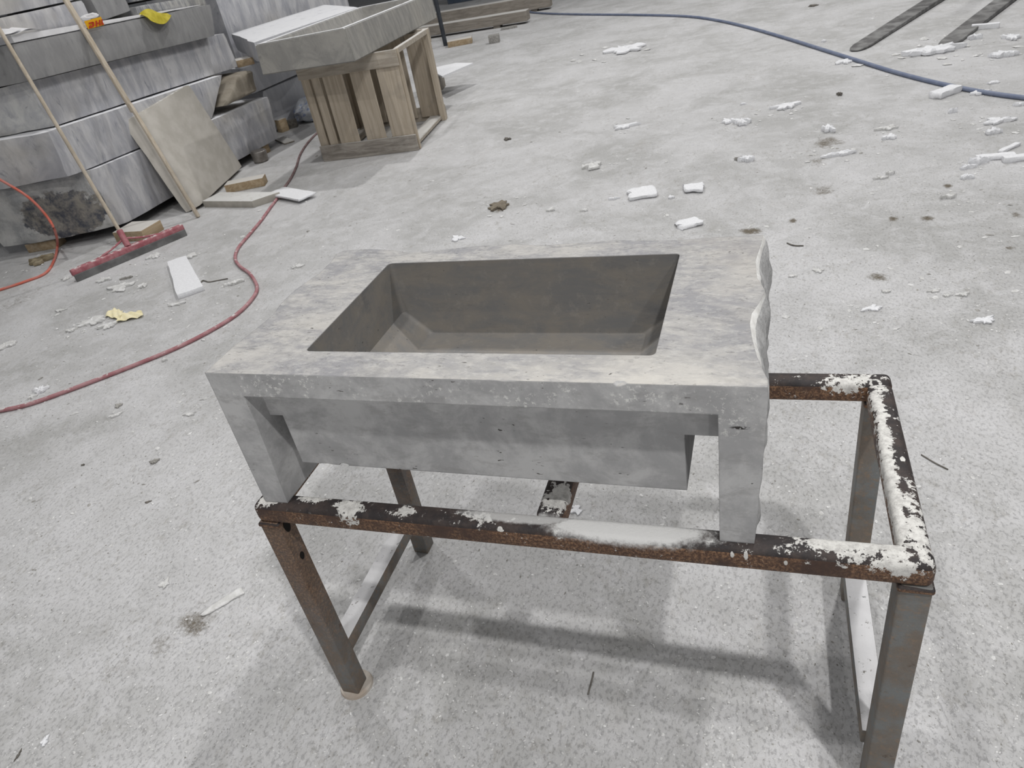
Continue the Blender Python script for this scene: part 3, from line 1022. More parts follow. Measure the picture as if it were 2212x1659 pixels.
I1 = [inset(p, k, 0) for p, k in zip(TT_, ((.085, .075), (-.075, .075), (-.075, -.09), (.085, -.09)))]
I2 = [inset(p, k, -.19) for p, k in zip(TT_, ((.13, .12), (-.12, .12), (-.12, -.13), (.13, -.13)))]
vi = [b.verts.new(p) for p in I1]; vj = [b.verts.new(p) for p in I2]
for i in range(4):
    j = (i + 1) % 4
    b.faces.new((vt[i], vt[j], vi[j], vi[i])); b.faces.new((vi[i], vi[j], vj[j], vj[i]))
b.faces.new(vj)
bmesh.ops.bevel(b, geom=b.edges[:], offset=.008, segments=2, affect='EDGES')
tag(obj('stone_tray', b, MARB_T), 'big rectangular grey marble tray basin lying on top of the wooden crate', 'stone basin')

# plastic bag and wood scraps between stack and crate
q = fl(655, 272)
b = nb()
bmesh.ops.create_icosphere(b, subdivisions=4, radius=1)
for v in b.verts:
    d = v.co.copy()
    v.co = Vector((d.x * .24, d.y * .30, max(d.z, -.55) * .16)) + noise.noise_vector(d * 2.2) * .05 + noise.noise_vector(d * 6) * .02
mz = min(v.co.z for v in b.verts)
bmesh.ops.translate(b, verts=b.verts[:], vec=(q.x - .02, q.y + .36, -mz + .001))
tag(obj('plastic_bag', b, BAG, angle=80), 'crumpled white and blue plastic bag between the marble stack and the crate', 'bag')
q = fl(611, 285)
wblock((q.x, q.y + .03, 0), (.4, 1, 0), (.12, .10, .16), 'pale upright wood scrap next to the plastic bag', group='wood scraps by the plastic bag')
q = fl(628, 278)
wblock((q.x, q.y + .05, 0), (.9, .4, 0), (.15, .10, .10), 'dark wood scrap leaning by the plastic bag', DARKCHIP, group='wood scraps by the plastic bag')
q = fl(615, 305)
wblock((q.x, q.y, 0), (.6, -.5, 0), (.42, .13, .02), 'flat thin board on the floor left of the crate', GREYW, group='wood scraps by the plastic bag', name='wood_board')

# foam sheet right of the crate
h0 = .26
S = [fl(956, 168, h0), fl(1023, 139, h0), fl(985, 139, h0 + .02), fl(925, 152, h0)]
b = nb()
lo_ = [b.verts.new(p) for p in S]
hi_ = [b.verts.new(p + Vector((0, 0, .02))) for p in S]
b.faces.new(lo_[::-1]); b.faces.new(hi_)
for i in range(4): b.faces.new((lo_[i], lo_[(i + 1) % 4], hi_[(i + 1) % 4], hi_[i]))
tag(obj('foam_sheet', b, FOAM, smooth=False), 'white foam sheet jutting out behind the right side of the crate', 'foam sheet')
q = fl(953, 196)
wblock((q.x - .05, q.y + .02, 0), (1, .2, 0), (.12, .55, h0 - .002), 'pale wooden board end standing under the white foam sheet', GREYW, name='wood_board', group='boards near the crate')

# timber beams, pole and bits at the back
e0, e1 = fl(955, 80), fl(1140, 51)
dvb = (e1 - e0).normalized()


def beam(a, bq, wd, z0, z1, label, mat=GREYW):
    d = (bq - a)
    b_ = nb()
    rbox(b_, (0, 0, z0), (d.length, wd, z1), .006, 1, frame_m((a.x, a.y, 0), (d.x, d.y, 0)))
    return tag(obj('timber_beam', b_, mat), label, 'beam', 'timber beams at the back')


s0 = e0 - dvb * 1.6
beam(s0, e1, .3, .05, .235, 'front grey timber beam lying beyond the stone tray, near the thin dark pole')
g0, g1 = fl(960, 58), fl(1190, 20)
dg = (g1 - g0).normalized()
beam(g0 - dg * 1.5, g1, .3, .05, .30, 'rear grey timber beam lying farther back, its end at the blue hose')
for t, lb in ((.25, 'first packing block under the front timber beam, from the left'), (.8, 'last packing block under the front timber beam, from the left')):
    p = s0.lerp(e1, t)
    wblock((p.x + .02, p.y + .16, 0), dvb, (.14, .24, .049), lb, GREYW)
for t, lb in ((.45, 'left packing block under the rear timber beam'), (.9, 'right packing block under the rear timber beam')):
    p = (g0 - dg * 1.5).lerp(g1, t)
    wblock((p.x, p.y + .16, 0), dg, (.14, .24, .049), lb, GREYW)
q = fl(963, 99)
b = tube(nb(), [q, Vector((q.x - .02, q.y + .01, .7)), Vector((q.x - .05, q.y + .02, 1.5))], .04, 12)
tag(obj('steel_pole', b, DARKM), 'thin dark upright pole at the far end of the stone tray', 'pole')
p = q
wblock((fl(995, 96).x, fl(995, 96).y, 0), (fl(1024, 90) - fl(972, 100)), (.46, .3, .10), 'low wood block topped with white dust at the foot of the dark pole', BLOCKW, group='boards near the crate')
q = fl(1067, 93)
wblock((q.x, q.y + .05, 0), (1, .25, 0), (.19, .18, .13), 'small grey concrete cube on the floor in front of the timber beams', STONECHIP, name='concrete_cube', cat='cube')
q = fl(1100, 62)
wblock((q.x, q.y, 0), (1, .3, 0), (.32, .14, .04), 'flat pale stone piece tucked before the front timber beam', STONECHIP, name='stone_piece', cat='stone piece')
q = fl(1010, 22)
for (dx, wd, hh, mat, lb) in ((-1.0, .9, .8, BLUEB, 'blue-grey plastic bin behind the rear timber beam'), (.25, .8, .55, DARKM, 'dark machine housing behind the rear timber beam'),):
    wblock((q.x + dx, q.y + 2.6, 0), dg, (wd, .7, hh), lb, mat, .03, name='bin' if mat is BLUEB else 'machine_housing', cat='bin' if mat is BLUEB else 'machine', group='equipment at the back')

# ---------------------------------------------------------------- forklift
fk = empty('forklift', (3.6, 10.6, 0), 'dark forklift at the top right with two worn fork tines on the floor', 'forklift')
fd = Vector((.425, .905, 0)).normalized()
fn = Vector((fd.y, -fd.x, 0))
for (u, v, u2, v2) in ((1829, 106, 1862, 110), (2021, 97, 2060, 100)):
    tip = fl((u + u2) / 2, (v + v2) / 2, .02)
    Lf = (Vector((3.75, 10.9, 0)) - tip).dot(fd) if u < 1900 else (Vector((4.45, 10.6, 0)) - tip).dot(fd)
    Lf = max(Lf, 2.6)
    b = nb()
    wdt = .20
    rows = []
    for t, hw, zt in ((0, .30, .018), (.012, .62, .022), (.03, .84, .026), (.07, 1, .03), (.45, 1, .048), (1, 1, .065)):
        c0 = tip + fd * (Lf * t)
        rows.append([(c0 - fn * wdt / 2 * hw, .008), (c0 + fn * wdt / 2 * hw, .008), (c0 + fn * wdt / 2 * hw, zt), (c0 - fn * wdt / 2 * hw, zt)])
    vr = [[b.verts.new((p.x, p.y, z)) for p, z in r] for r in rows]
    for a, c_ in zip(vr[:-1], vr[1:]):
        for i in range(4): b.faces.new((a[i], a[(i + 1) % 4], c_[(i + 1) % 4], c_[i]))
    b.faces.new(vr[0]); b.faces.new(vr[-1][::-1])
    bmesh.ops.bevel(b, geom=b.edges[:], offset=.004, segments=1, affect='EDGES')
    endp = tip + fd * Lf
    rbox(b, (-.02, -wdt / 2, .008), (.03, wdt / 2, .75), .004, 1, frame_m((endp.x, endp.y, 0), fd))
    obj('fork', b, FORKM, fk)
cb = fl(2010, 20) * 0 + Vector((4.2, 10.9, 0))
M = frame_m(cb + fd * .14, fd)
b = rbox(nb(), (-.05, -.75, .10), (.03, .75, .26), .01, 2, M)
rbox(b, (-.05, -.75, .5), (.03, .75, .66), .01, 2, M)
obj('carriage', b, DARKM, fk)
for s in (-1, 1):
    obj('mast', rbox(nb(), (.05, s * .35 - .06, .06), (.17, s * .35 + .06, 2.2), .01, 2, M), DARKM, fk)
obj('body', rbox(nb(), (.3, -.55, .22), (2.2, .55, 1.1), .06, 3, M), DARKM, fk)
for s in (-1, 1):
    b = nb()
    bmesh.ops.create_cone(b, cap_ends=True, segments=32, radius1=.26, radius2=.26, depth=.2, matrix=M @ Matrix.Translation((.5, s * .62, .26)) @ Matrix.Rotation(PI / 2, 4, 'X'))
    obj('wheel', b, RUBBER, fk)

# ---------------------------------------------------------------- hoses and cables


def hose(name, px, r, mat, label, cat, lift=None):
    P = [fl(u, v, r) for u, v in px]
    b = tube(nb(), smooth_path(P, 10), r, 12)
    return tag(obj(name, b, mat, angle=80), label, cat)


hose('hose', [(-260, 925), (-120, 905), (0, 887), (60, 874), (130, 850), (210, 820), (300, 785), (380, 752), (450, 717), (510, 680), (545, 645), (555, 620), (540, 592), (518, 575), (508, 558), (515, 535), (540, 505), (565, 475), (585, 447), (598, 430)], .0125, REDH, 'dusty red hose curving over the floor at the left of the sink', 'hose')
hose('cord', [(600, 424), (612, 408), (628, 385), (640, 360), (648, 335), (662, 312), (681, 291), (705, 270)], .012, CORD, 'thin dusty dark cord running from the white foam strip to behind the crate', 'cord')
hose('hose', [(1120, 24), (1180, 29), (1260, 31), (1370, 32), (1480, 35), (1550, 44), (1620, 60), (1700, 83), (1780, 108), (1850, 130), (1920, 152), (1990, 171), (2060, 187), (2130, 200), (2212, 211), (2330, 222), (2520, 226), (2760, 218), (3000, 230)], .019, BLUEH, 'blue grey hose sweeping across the far floor to the right edge', 'hose')
def onplane(u, v, P, n_):
    r = ray(u, v)
    return Vector(CAM + r * (np.dot(np.array(P) - CAM, n_) / np.dot(r, n_)))


PE, NE = (-4.44, 3.46, 0), (.342, -.94, 0)
OC = [onplane(-40, 366, PE, NE), onplane(0, 388, PE, NE), onplane(60, 425, PE, NE), onplane(100, 466, PE, NE), onplane(119, 500, PE, NE), fl(124, 530, .05), fl(117, 562, .011), fl(98, 590, .011), fl(55, 608, .011), fl(0, 626, .011), fl(-80, 650, .011)]
b = tube(nb(), smooth_path(OC, 10), .011, 12)
tag(obj('cable', b, ORANGE, angle=80), 'orange cable hanging beside the broken block end at the left edge', 'cable')

# ---------------------------------------------------------------- scraps on the floor


def metric(u, v):
    p = fl(u, v)
    d = (p - Vector(CAM)).dot(Vector(ROT[2]))
    el = abs((Vector(CAM) - p).normalized().z)
    return p, d / FPX, el


RIGHT = Vector((ROT[0][0], ROT[0][1], 0)).normalized()
AWAY = Vector((-RIGHT.y, RIGHT.x, 0))
TILT = math.atan2(.2855, .9437)


CRUMBS = []


def flake(u, v, wp, hp, seed, mat, name, label, cat, group=None, thick=.012, ang=0.0, chunk=0.0, z0=0.0):
    """irregular torn flake lying on the floor"""
    p, m, el = metric(u, v)
    a, bq = wp * m * .44, max((hp * m - thick * .8) / el * .42, wp * m * .13)
    r = random.Random(seed)
    N_ = 30
    bm = bmesh.new()
    jg = .35 if chunk else 1.0
    if not chunk: thick *= .75
    CRUMBS.append((p.x, p.y, max(a, bq), m))
    rad = [1 + jg * (r.uniform(-.36, .30) + .20 * math.sin(3 * k * 2 * PI / N_ + seed) + .16 * math.sin(5 * k * 2 * PI / N_ + 2 * seed)) for k in range(N_)]
    ca, sa = math.cos(ang), math.sin(ang)

    def xy(k, s):
        t = k * 2 * PI / N_
        cx_, cy_ = math.cos(t), math.sin(t)
        if chunk:
            q_ = max(abs(cx_), abs(cy_)) ** chunk
            cx_, cy_ = cx_ / q_, cy_ / q_
        x_, y_ = cx_ * rad[k] * s * a, cy_ * rad[k] * s * bq
        x_, y_ = x_ * ca - y_ * sa, x_ * sa + y_ * ca
        return RIGHT * x_ + AWAY * y_
    rings = []
    for s, zz, j in ((.88, 0.0, 0), (1.0, .30, .1), (1.0, .80, .15), (.90, 1.0, .20), (.60, 1.0, .16), (.25, .98, .16)):
        ring = []
        for k in range(N_):
            q_ = p + xy(k, s) + Vector((0, 0, z0 + max(0, thick * zz * (1 + r.uniform(-1, 1) * j) + (thick * .35 * noise.noise(xy(k, s) * 40 + Vector((seed, 0, 0))) if zz > .2 else 0))))
            ring.append(bm.verts.new(q_))
        rings.append(ring)
    for A, B in zip(rings[:-1], rings[1:]):
        for k in range(N_): bm.faces.new((A[k], A[(k + 1) % N_], B[(k + 1) % N_], B[k]))
    bm.faces.new(rings[0][::-1]); bm.faces.new(rings[-1])
    lo = min(v.co.z for v in bm.verts)
    bmesh.ops.translate(bm, verts=bm.verts[:], vec=(0, 0, z0 - lo))
    return tag(obj(name, bm, mat, angle=22), label, cat, group)


def cuboid(u, v, L_, W_, H_, ang, mat, name, label, cat, z0=0.0, jit=.004, group=None, taper=0.0):
    p = fl(u, v)
    ex_ = Vector((math.cos(ang), math.sin(ang), 0)); ey_ = Vector((-ex_.y, ex_.x, 0))
    c_ = [[[p + ex_ * (sx * L_ / 2) + ey_ * (sy * W_ / 2 * (1 - taper * sx)) + Vector((0, 0, z0 + zz * H_)) for zz in (0, 1)] for sy in (-1, 1)] for sx in (-1, 1)]
    b_ = hexa(c_, (9, 6, 3), {'x0': jit * 2, 'y0': jit, 'y1': jit, 'x1': jit}, .002, int(u), 18, .004)
    lo = min(q_.co.z for q_ in b_.verts)
    bmesh.ops.translate(b_, verts=b_.verts[:], vec=(0, 0, z0 - lo))
    return tag(obj(name, b_, mat, angle=60), label, cat, group)


def angle_px(u0, v0, u1, v1):
    d = fl(u1, v1) - fl(u0, v0)
    return math.atan2(d.y, d.x), d.length


G = 'white foam scraps on the floor'
a, L = angle_px(383, 562, 412, 632)
cuboid(399, 600, L, .17, .035, a, FOAM, 'foam_strip', 'long white foam strip on the floor in front of the squeegee', 'foam strip', taper=-.12, group=G)
a, L = angle_px(600, 422, 655, 432)
cuboid(632, 427, .56, .20, .02, a, FOAM, 'foam_strip', 'white foam strip lying over the end of the red hose', 'foam strip', z0=.026, group=G)
a, L = angle_px(2012, 205, 2070, 187)
cuboid(2041, 205, .27, .11, .05, a + .1, FOAM, 'foam_block', 'white foam block lying against the blue hose at the right', 'foam block', group=G, jit=.008)
cuboid(1388, 421, .195, .20, .024, .25, FOAM, 'foam_scrap', 'largest square white foam scrap behind the sink, left of its two neighbours', 'foam scrap', group=G, jit=.014)
cuboid(1498, 411, .145, .14, .022, .1, FOAM, 'foam_scrap', 'square white foam scrap behind the sink, right of the largest one', 'foam scrap', group=G, jit=.016)
cuboid(1490, 486, .145, .12, .022, .5, FOAM, 'foam_scrap', 'white foam scrap closest behind the back edge of the sink', 'foam scrap', group=G, jit=.018)
flake(1350, 109, 84, 20, 6, FOAM, 'foam_scrap', 'long crumpled white scrap alone on the far floor right of the crate', 'foam scrap', G, .05)
flake(1700, 231, 66, 18, 7, FOAM, 'foam_scrap', 'ragged white foam splinter below the blue hose, left of the foam block', 'foam scrap', G, .035, ang=.25)
flake(1602, 268, 36, 20, 8, FOAM, 'foam_scrap', 'short fat foam scrap left of the ragged splinter', 'foam scrap', G, .05, ang=.2)
flake(1574, 264, 34, 14, 9, FOAM, 'foam_scrap', 'thin foam scrap touching the short fat one on its left', 'foam scrap', G, .03, ang=.2)
flake(1789, 283, 26, 20, 10, FOAM, 'foam_scrap', 'rounded white foam crumb above the brown dirt patch', 'foam scrap', G, .045)
flake(1816, 335, 66, 14, 11, FOAM, 'foam_scrap', 'long white foam scrap just under the brown dirt patch', 'foam scrap', G, .03)
flake(1614, 347, 32, 18, 12, FOAM, 'foam_scrap', 'white foam scrap with a grey lump beside it, left of the dirt patch', 'foam scrap', G, .04)
flake(1279, 362, 40, 20, 13, FOAM_D, 'foam_scrap', 'crooked foam scrap on the open floor above the sink', 'foam scrap', G, .04, ang=.3)
flake(1352, 275, 56, 12, 14, FOAM, 'foam_scrap', 'slim foam splinter on the open floor, nearest the crate shadow', 'foam scrap', G, .03, ang=.2)
flake(2157, 264, 64, 16, 15, FOAM, 'foam_scrap', 'wide torn foam flake at the right edge under the blue hose', 'foam scrap', G, .03)
flake(2146, 288, 34, 16, 16, FOAM, 'foam_scrap', 'smaller torn foam flake just below the wide one at the right edge', 'foam scrap', G, .04)
flake(1921, 299, 28, 14, 17, FOAM, 'foam_scrap', 'lower of two foam flakes right of the brown dirt patch', 'foam scrap', G, .03)
flake(1917, 279, 42, 12, 18, FOAM_D, 'foam_scrap', 'upper of two foam flakes right of the brown dirt patch', 'foam scrap', G, .025)
a, L = angle_px(2105, 345, 2190, 338)
cuboid(2150, 343, L, .06, .03, a, FOAM, 'foam_stick', 'long thin white foam stick lying at the right edge', 'foam stick', group=G)
a, L = angle_px(2160, 332, 2200, 314)
cuboid(2180, 322, .20, .035, .02, a, FOAM, 'foam_stick', 'short white foam stick behind the long one at the right edge', 'foam stick', group=G)
cuboid(2203, 346, .22, .06, .035, .2, FOAM, 'foam_stick', 'thick foam piece cut by the right frame edge', 'foam stick', group=G)
flake(2112, 354, 36, 18, 20, FOAM, 'foam_scrap', 'crumbly foam heap at the left end of the long foam stick', 'foam scrap', G, .05)
flake(2089, 364, 36, 12, 21, FOAM, 'foam_scrap', 'foam crumbs left below the crumbly heap', 'foam scrap', G, .03)
flake(2089, 385, 26, 14, 22, FOAM, 'foam_scrap', 'foam crumb right below the crumbly heap, nearest the camera of that cluster', 'foam scrap', G, .03)
flake(1882, 668, 44, 16, 23, FOAM, 'foam_scrap', 'white foam flake on the floor right of the sink, under the brown smudge', 'foam scrap', G, .014)
flake(2126, 694, 48, 20, 24, FOAM, 'foam_scrap', 'broad white foam flake far right of the sink near the frame edge', 'foam scrap', G, .016)
flake(2080, 638, 24, 13, 25, FOAM_D, 'foam_scrap', 'single dusty flake above the broad one right of the sink', 'foam scrap', G, .014)
flake(1768, 586, 20, 13, 26, FOAM_D, 'foam_scrap', 'little squarish flake right next to the sink corner', 'foam scrap', G, .012)
flake(1712, 597, 18, 9, 27, FOAM_D, 'foam_scrap', 'narrow flake between the sink corner and the little squarish flake', 'foam scrap', G, .01)
a, L = angle_px(440, 1328, 526, 1275)
cuboid(482, 1303, L, .034, .008, a, FOAM_D, 'foam_scrap', 'long pale foam sliver on the floor left of the front table leg', 'foam scrap', jit=.005, group=G, taper=-.3)
flake(356, 1262, 24, 20, 29, FOAM_D, 'foam_scrap', 'small pale flake above the long sliver left of the table', 'foam scrap', G, .008)
flake(1245, 1103, 26, 26, 30, FOAM, 'foam_scrap', 'white flake seen under the sink beside the crossbar', 'foam scrap', G, .01)
flake(89, 845, 32, 18, 31, FOAM, 'foam_scrap', 'bright lump of white foam touching the red hose at the lower left', 'foam scrap', G, .025)
flake(72, 858, 20, 11, 32, FOAM_D, 'foam_scrap', 'dusty crumb beside the bright lump at the red hose', 'foam scrap', G, .015)
flake(356, 797 - 18, 12, 10, 33, FOAM_D, 'foam_scrap', 'crumb sitting on the floor just above the middle of the red hose', 'foam scrap', G, .02)
flake(14, 748, 44, 16, 34, FOAM_D, 'foam_scrap', 'torn foam flake at the left frame edge above the red hose', 'foam scrap', G, .02, ang=.3)
flake(200, 697, 60, 20, 35, FOAM_D, 'foam_scrap', 'crushed white foam pile left of the yellow paper', 'foam scrap', G, .02)
flake(234, 705, 40, 16, 36, FOAM_D, 'foam_scrap', 'crushed white foam pile below the yellow paper', 'foam scrap', G, .018)
flake(155, 715, 22, 10, 37, FOAM_D, 'foam_scrap', 'separate flake at the lower left of the crushed foam piles', 'foam scrap', G, .018)
flake(262, 622, 52, 20, 38, FOAM_D, 'foam_scrap', 'scatter of torn foam below the middle of the squeegee', 'foam scrap', G, .02, ang=.3)
flake(226, 606, 34, 12, 39, FOAM_D, 'foam_scrap', 'torn foam flake right under the left half of the squeegee', 'foam scrap', G, .02)
flake(309, 619, 20, 12, 40, FOAM_D, 'foam_scrap', 'torn foam flake between the foam strip and the scatter under the squeegee', 'foam scrap', G, .02)
flake(333, 555, 34, 12, 41, FOAM_D, 'foam_scrap', 'pale flake just under the right half of the squeegee', 'foam scrap', G, .018)
flake(409, 556, 36, 12, 42, FOAM_D, 'foam_scrap', 'pale flake at the far end of the long foam strip', 'foam scrap', G, .02, ang=.3)
flake(146, 602, 22, 11, 43, FOAM_D, 'foam_scrap', 'pale flake left of the squeegee end', 'foam scrap', G, .02)
flake(131, 672, 24, 8, 44, FOAM_D, 'foam_scrap', 'curved flake left above the crushed foam piles', 'foam scrap', G, .015)
flake(382, 658, 42, 9, 45, FOAM_D, 'foam_scrap', 'thin row of foam under the long foam strip', 'foam scrap', G, .015, ang=.15)
flake(512, 611, 30, 13, 46, FOAM_D, 'foam_scrap', 'foam lump touching the bend of the red hose from the left', 'foam scrap', G, .025, ang=.3)
flake(495, 616, 24, 10, 47, FOAM_D, 'foam_scrap', 'foam lump left of the one touching the hose bend', 'foam scrap', G, .02)
flake(643, 577, 30, 9, 48, FOAM_D, 'foam_scrap', 'ragged splinter between the red hose and the sink back corner', 'foam scrap', G, .015, ang=.3)
flake(409, 896, 30, 10, 49, FOAM_D, 'foam_scrap', 'white flake on the floor left of the sink front corner', 'foam scrap', G, .012)
flake(250, 898, 30, 9, 50, FOAM_D, 'foam_scrap', 'white flake below the red hose in the left foreground', 'foam scrap', G, .012, ang=.4)
flake(2017, 113, 124, 22, 51, FOAM, 'foam_scrap', 'ragged heap of foam between the tips of the two fork tines', 'foam scrap', G, .06)
flake(2181, 84, 30, 16, 52, FOAM, 'foam_scrap', 'foam flake to the right of the second fork tine', 'foam scrap', G, .04)
flake(2166, 122, 60, 16, 53, FOAM, 'foam_scrap', 'torn foam pieces at the right edge below the second fork tine', 'foam scrap', G, .05, ang=-.2)
cuboid(2128, 62, .26, .07, .05, -.2, FOAM, 'foam_stick', 'small white foam stick propped at the second fork tine', 'foam stick', group=G, z0=.0)
flake(2106, 84, 28, 12, 54, FOAM, 'foam_scrap', 'foam crumb between second fork tine and the foam stick', 'foam scrap', G, .05)
flake(1822, 136, 34, 12, 55, FOAM, 'foam_scrap', 'foam flake against the blue hose by the first fork tip', 'foam scrap', G, .03)
flake(1780, 91, 10, 6, 56, FOAM, 'foam_scrap', 'tiny crumb above the blue hose left of the first fork tip', 'foam scrap', G, .03)
flake(2119, 203, 40, 12, 57, FOAM, 'foam_scrap', 'foam crumbs along the blue hose right of the foam block', 'foam scrap', G, .03)
flake(2203, 228, 28, 10, 58, FOAM, 'foam_scrap', 'foam flake at the right edge just under the blue hose', 'foam scrap', G, .03)
flake(2058, 243, 20, 11, 59, FOAM, 'foam_scrap', 'single flake under the foam block at the blue hose', 'foam scrap', G, .04)
flake(2146, 180, 28, 8, 60, FOAM, 'foam_scrap', 'flat flake above the blue hose right of the foam block', 'foam scrap', G, .02)
flake(2048, 428, 36, 12, 61, FOAM_D, 'foam_scrap', 'pair of crumbs under the grey stain at right', 'foam scrap', G, .03)
flake(1904, 386, 30, 9, 62, FOAM_D, 'foam_scrap', 'slim flake between the dirt patch and the crumb cluster at right', 'foam scrap', G, .02)
flake(1924, 377, 16, 11, 63, FOAM_D, 'foam_scrap', 'pointed crumb right above the slim flake at right', 'foam scrap', G, .03)
flake(1325, 431, 24, 8, 64, FOAM, 'foam_scrap', 'little flake left of the largest square foam scrap', 'foam scrap', G, .02)
flake(1450, 428, 14, 10, 65, FOAM, 'foam_scrap', 'diamond-shaped crumb between the three square foam scraps', 'foam scrap', G, .02)
flake(988, 516, 32, 14, 66, FOAM, 'foam_scrap', 'broken white foam bits just behind the left part of the sink rim', 'foam scrap', G, .015, ang=.5)
flake(1190, 455, 18, 10, 67, FOAM_D, 'foam_scrap', 'dusty crumb on the floor right of the brown lump', 'foam scrap', G, .02)
flake(1262, 456, 16, 8, 68, FOAM_D, 'foam_scrap', 'dusty flake midway between the brown lump and the largest foam scrap', 'foam scrap', G, .02)
flake(2018, 630, 30, 9, 69, FOAM_D, 'foam_scrap', 'left one of the pale flakes in a line at far right', 'foam scrap', G, .012)
flake(2045, 640, 20, 9, 70, FOAM_D, 'foam_scrap', 'middle one of the pale flakes in a line at far right', 'foam scrap', G, .012)
flake(1914, 631, 22, 10, 71, FOAM_D, 'foam_scrap', 'flake under the brown smudge right of the sink', 'foam scrap', G, .012)
flake(1605, 226, 12, 6, 72, FOAM, 'foam_scrap', 'tiny flake far behind the sink below the blue hose bend', 'foam scrap', G, .02)
# grey and brown bits
GD = 'stone and dirt bits on the floor'
flake(1080, 447, 48, 24, 80, simple('brown_clod', s2l(112, 104, 92), s2l(136, 128, 114), 30, .9, .6), 'dirt_clod', 'flat brown clod of dirt on the floor behind the sink', 'dirt clod', GD, .022, ang=.3)
flake(334, 998, 22, 13, 81, STONECHIP, 'stone_chip', 'grey stone chip on the floor left of the sink leg', 'stone chip', GD, .012)
flake(256, 878, 16, 12, 82, STONECHIP, 'stone_chip', 'round grey pebble below the red hose', 'stone chip', GD, .012)
flake(320, 1085, 14, 6, 83, DARKCHIP, 'stone_chip', 'dark elongated chip in the left foreground', 'stone chip', GD, .006, ang=.4)
flake(40, 1632, 6, 20, 84, DARKCHIP, 'stone_chip', 'dark sliver in the lower left corner', 'stone chip', GD, .005)
flake(180, 1005, 9, 5, 85, DARKCHIP, 'stone_chip', 'dark little stone in the left foreground above the pale chips', 'stone chip', GD, .007)
flake(98, 1602, 16, 24, 86, FOAM, 'foam_scrap', 'round white crumb near the lower left corner', 'foam scrap', G, .008)
flake(275, 602, 24, 7, 87, STONECHIP, 'stone_chip', 'grey flat chip below the rubber blade', 'stone chip', GD, .02, ang=.2)
flake(1594, 346, 14, 10, 88, STONECHIP, 'stone_chip', 'grey lump beside a white foam scrap, left of the dirt patch', 'stone chip', GD, .03)
flake(1814, 206, 12, 9, 89, DARKCHIP, 'stone_chip', 'dark pebble on the floor below the blue hose', 'stone chip', GD, .03)
flake(1757, 13, 20, 6, 90, DARKCHIP, 'stone_chip', 'dark chip at the very top near the blue hose', 'stone chip', GD, .02)
flake(1096, 302, 14, 8, 91, DARKCHIP, 'stone_chip', 'dark chip on the floor right of the crate shadow', 'stone chip', GD, .02, ang=.4)
b = tube(nb(), smooth_path([fl(1282, 1452, .003), fl(1277, 1475, .005), fl(1270, 1500, .003)], 5), .0025, 6)
tag(obj('twig', b, DARKCHIP), 'thin dark twig on the floor under the table', 'twig')
b = tube(nb(), smooth_path([fl(1990, 982, .003), fl(2020, 1000, .004), fl(2048, 1014, .003)], 5), .0025, 6)
tag(obj('twig', b, DARKCHIP), 'thin twig on the floor right of the table', 'twig')
b = tube(nb(), smooth_path([fl(1700, 525, .003), fl(1715, 530, .006), fl(1736, 531, .003)], 5), .004, 6)
tag(obj('twig', b, DARKCHIP), 'short dark twig behind the right sink corner', 'twig')
b = tube(nb(), smooth_path([fl(432, 614, .004), fl(438, 606, .006), fl(452, 609, .004), fl(470, 606, .004), fl(492, 602, .004)], 6), .005, 6)
tag(obj('wire', b, DARKCHIP), 'bent wire between the foam strip and the red hose', 'wire')
b = tube(nb(), smooth_path([fl(1628, 138, .004), fl(1658, 131, .006), fl(1690, 129, .004)], 5), .006, 6)
# yellow paper scraps
yc = [fl(u, v) for u, v in ((229, 683), (312, 682), (290, 692), (250, 699))]


def ysheet(a_, b_, c_, d_, s_):
    return lambda u, v: a_.lerp(b_, u).lerp(d_.lerp(c_, u), v) + Vector((0, 0, .006 + .03 * abs(math.sin(u * 7 + v * 4 + s_)) * .5 + .02 * v * (1 - v)))


b = sheet(ysheet(fl(228, 686), fl(262, 694), fl(268, 676), fl(248, 669), 0), 10, 8, .001)
yp = tag(obj('yellow_paper', b, YPAPER, angle=80), 'torn yellow paper among the foam crumbs, left piece', 'paper', 'torn yellow paper')
b = sheet(ysheet(fl(254, 699), fl(312, 686), fl(308, 675), fl(268, 680), 1), 12, 8, .001)
tag(obj('yellow_paper', b, YPAPER, angle=80), 'torn yellow paper among the foam crumbs, right piece', 'paper', 'torn yellow paper')
flake(88, 566, 50, 22, 95, simple('brown_sack', s2l(140, 128, 104), s2l(160, 150, 128), 12, .9, .5), 'rag', 'brown crumpled rag on the floor under the orange cable', 'rag', None, .05, ang=.4)

# fine grit strewn everywhere (nobody could count it)


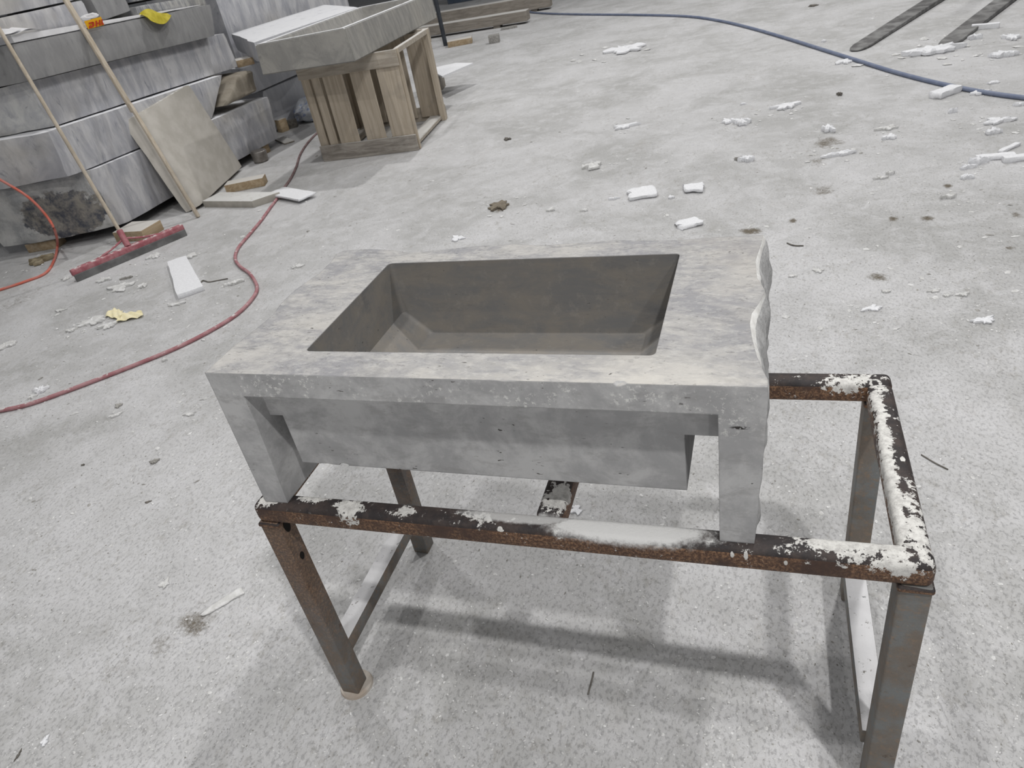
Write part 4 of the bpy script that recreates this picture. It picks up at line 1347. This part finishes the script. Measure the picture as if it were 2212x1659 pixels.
def grit(name, mat, count, seed, smin, smax, label):
    r = random.Random(seed)
    V, F = [], []
    while len(F) < count * 5:
        u, v = r.uniform(-150, 2360), r.uniform(20, 1800) ** 1.0
        if v < 450 and u < 640: continue
        p, m, el = metric(u, v)
        if -.01 < p.x < .075 and -.03 < p.y < .09: continue
        if noise.noise(Vector((p.x * 1.6, p.y * 1.6, seed))) < r.uniform(-.55, .35): continue
        s = r.uniform(smin, smax) * (1 if r.random() > .08 else (r.uniform(2.0, 3.4) if m * FPX > 3.2 else 1.7)) * min(2.2, (m * FPX) / 1.9)
        t = r.uniform(0, 2 * PI)
        k = len(V)
        hh = s * r.uniform(.12, .5)
        asp = r.uniform(.35, 1)
        for q_ in range(5):
            al = t + q_ * 2 * PI / 5 + r.uniform(-.35, .35)
            x_, y_ = math.cos(q_ * 2 * PI / 5) * s, math.sin(q_ * 2 * PI / 5) * s * asp * r.uniform(.6, 1)
            V.append((p.x + x_ * math.cos(t) - y_ * math.sin(t), p.y + x_ * math.sin(t) + y_ * math.cos(t), .0003 + hh * .3 * r.random()))
        V.append((p.x + r.uniform(-.3, .3) * s, p.y + r.uniform(-.3, .3) * s, hh))
        for q_ in range(5): F.append((k + q_, k + (q_ + 1) % 5, k + 5))
    if name == 'dust_crumbs':
        for (cx_, cy_, ra, m) in CRUMBS:
            for q0_ in range(14):
                al0 = r.uniform(0, 2 * PI)
                dd = ra * r.uniform(1.1, 3.2)
                px_, py_ = cx_ + math.cos(al0) * dd, cy_ + math.sin(al0) * dd
                s = ra * r.uniform(.05, .28)
                k = len(V)
                t = r.uniform(0, 2 * PI)
                for q_ in range(5):
                    x_, y_ = math.cos(q_ * 2 * PI / 5) * s * r.uniform(.6, 1.2), math.sin(q_ * 2 * PI / 5) * s * r.uniform(.3, .9)
                    V.append((px_ + x_ * math.cos(t) - y_ * math.sin(t), py_ + x_ * math.sin(t) + y_ * math.cos(t), .0005 + s * .15 * r.random()))
                V.append((px_, py_, s * r.uniform(.2, .6)))
                for q_ in range(5): F.append((k + q_, k + (q_ + 1) % 5, k + 5))
    me = bpy.data.meshes.new(name)
    me.from_pydata(V, [], F)
    me.materials.append(mat)
    o = bpy.data.objects.new(name, me)
    COL.objects.link(o)
    return tag(o, label, 'grit', kind='stuff')


grit('dust_crumbs', FOAM_D, 7500, 5, .0012, .0048, 'pale dust crumbs and foam grains strewn over the floor')
grit('dark_grit', STONECHIP, 2600, 6, .001, .0038, 'grey stone grit strewn over the floor')
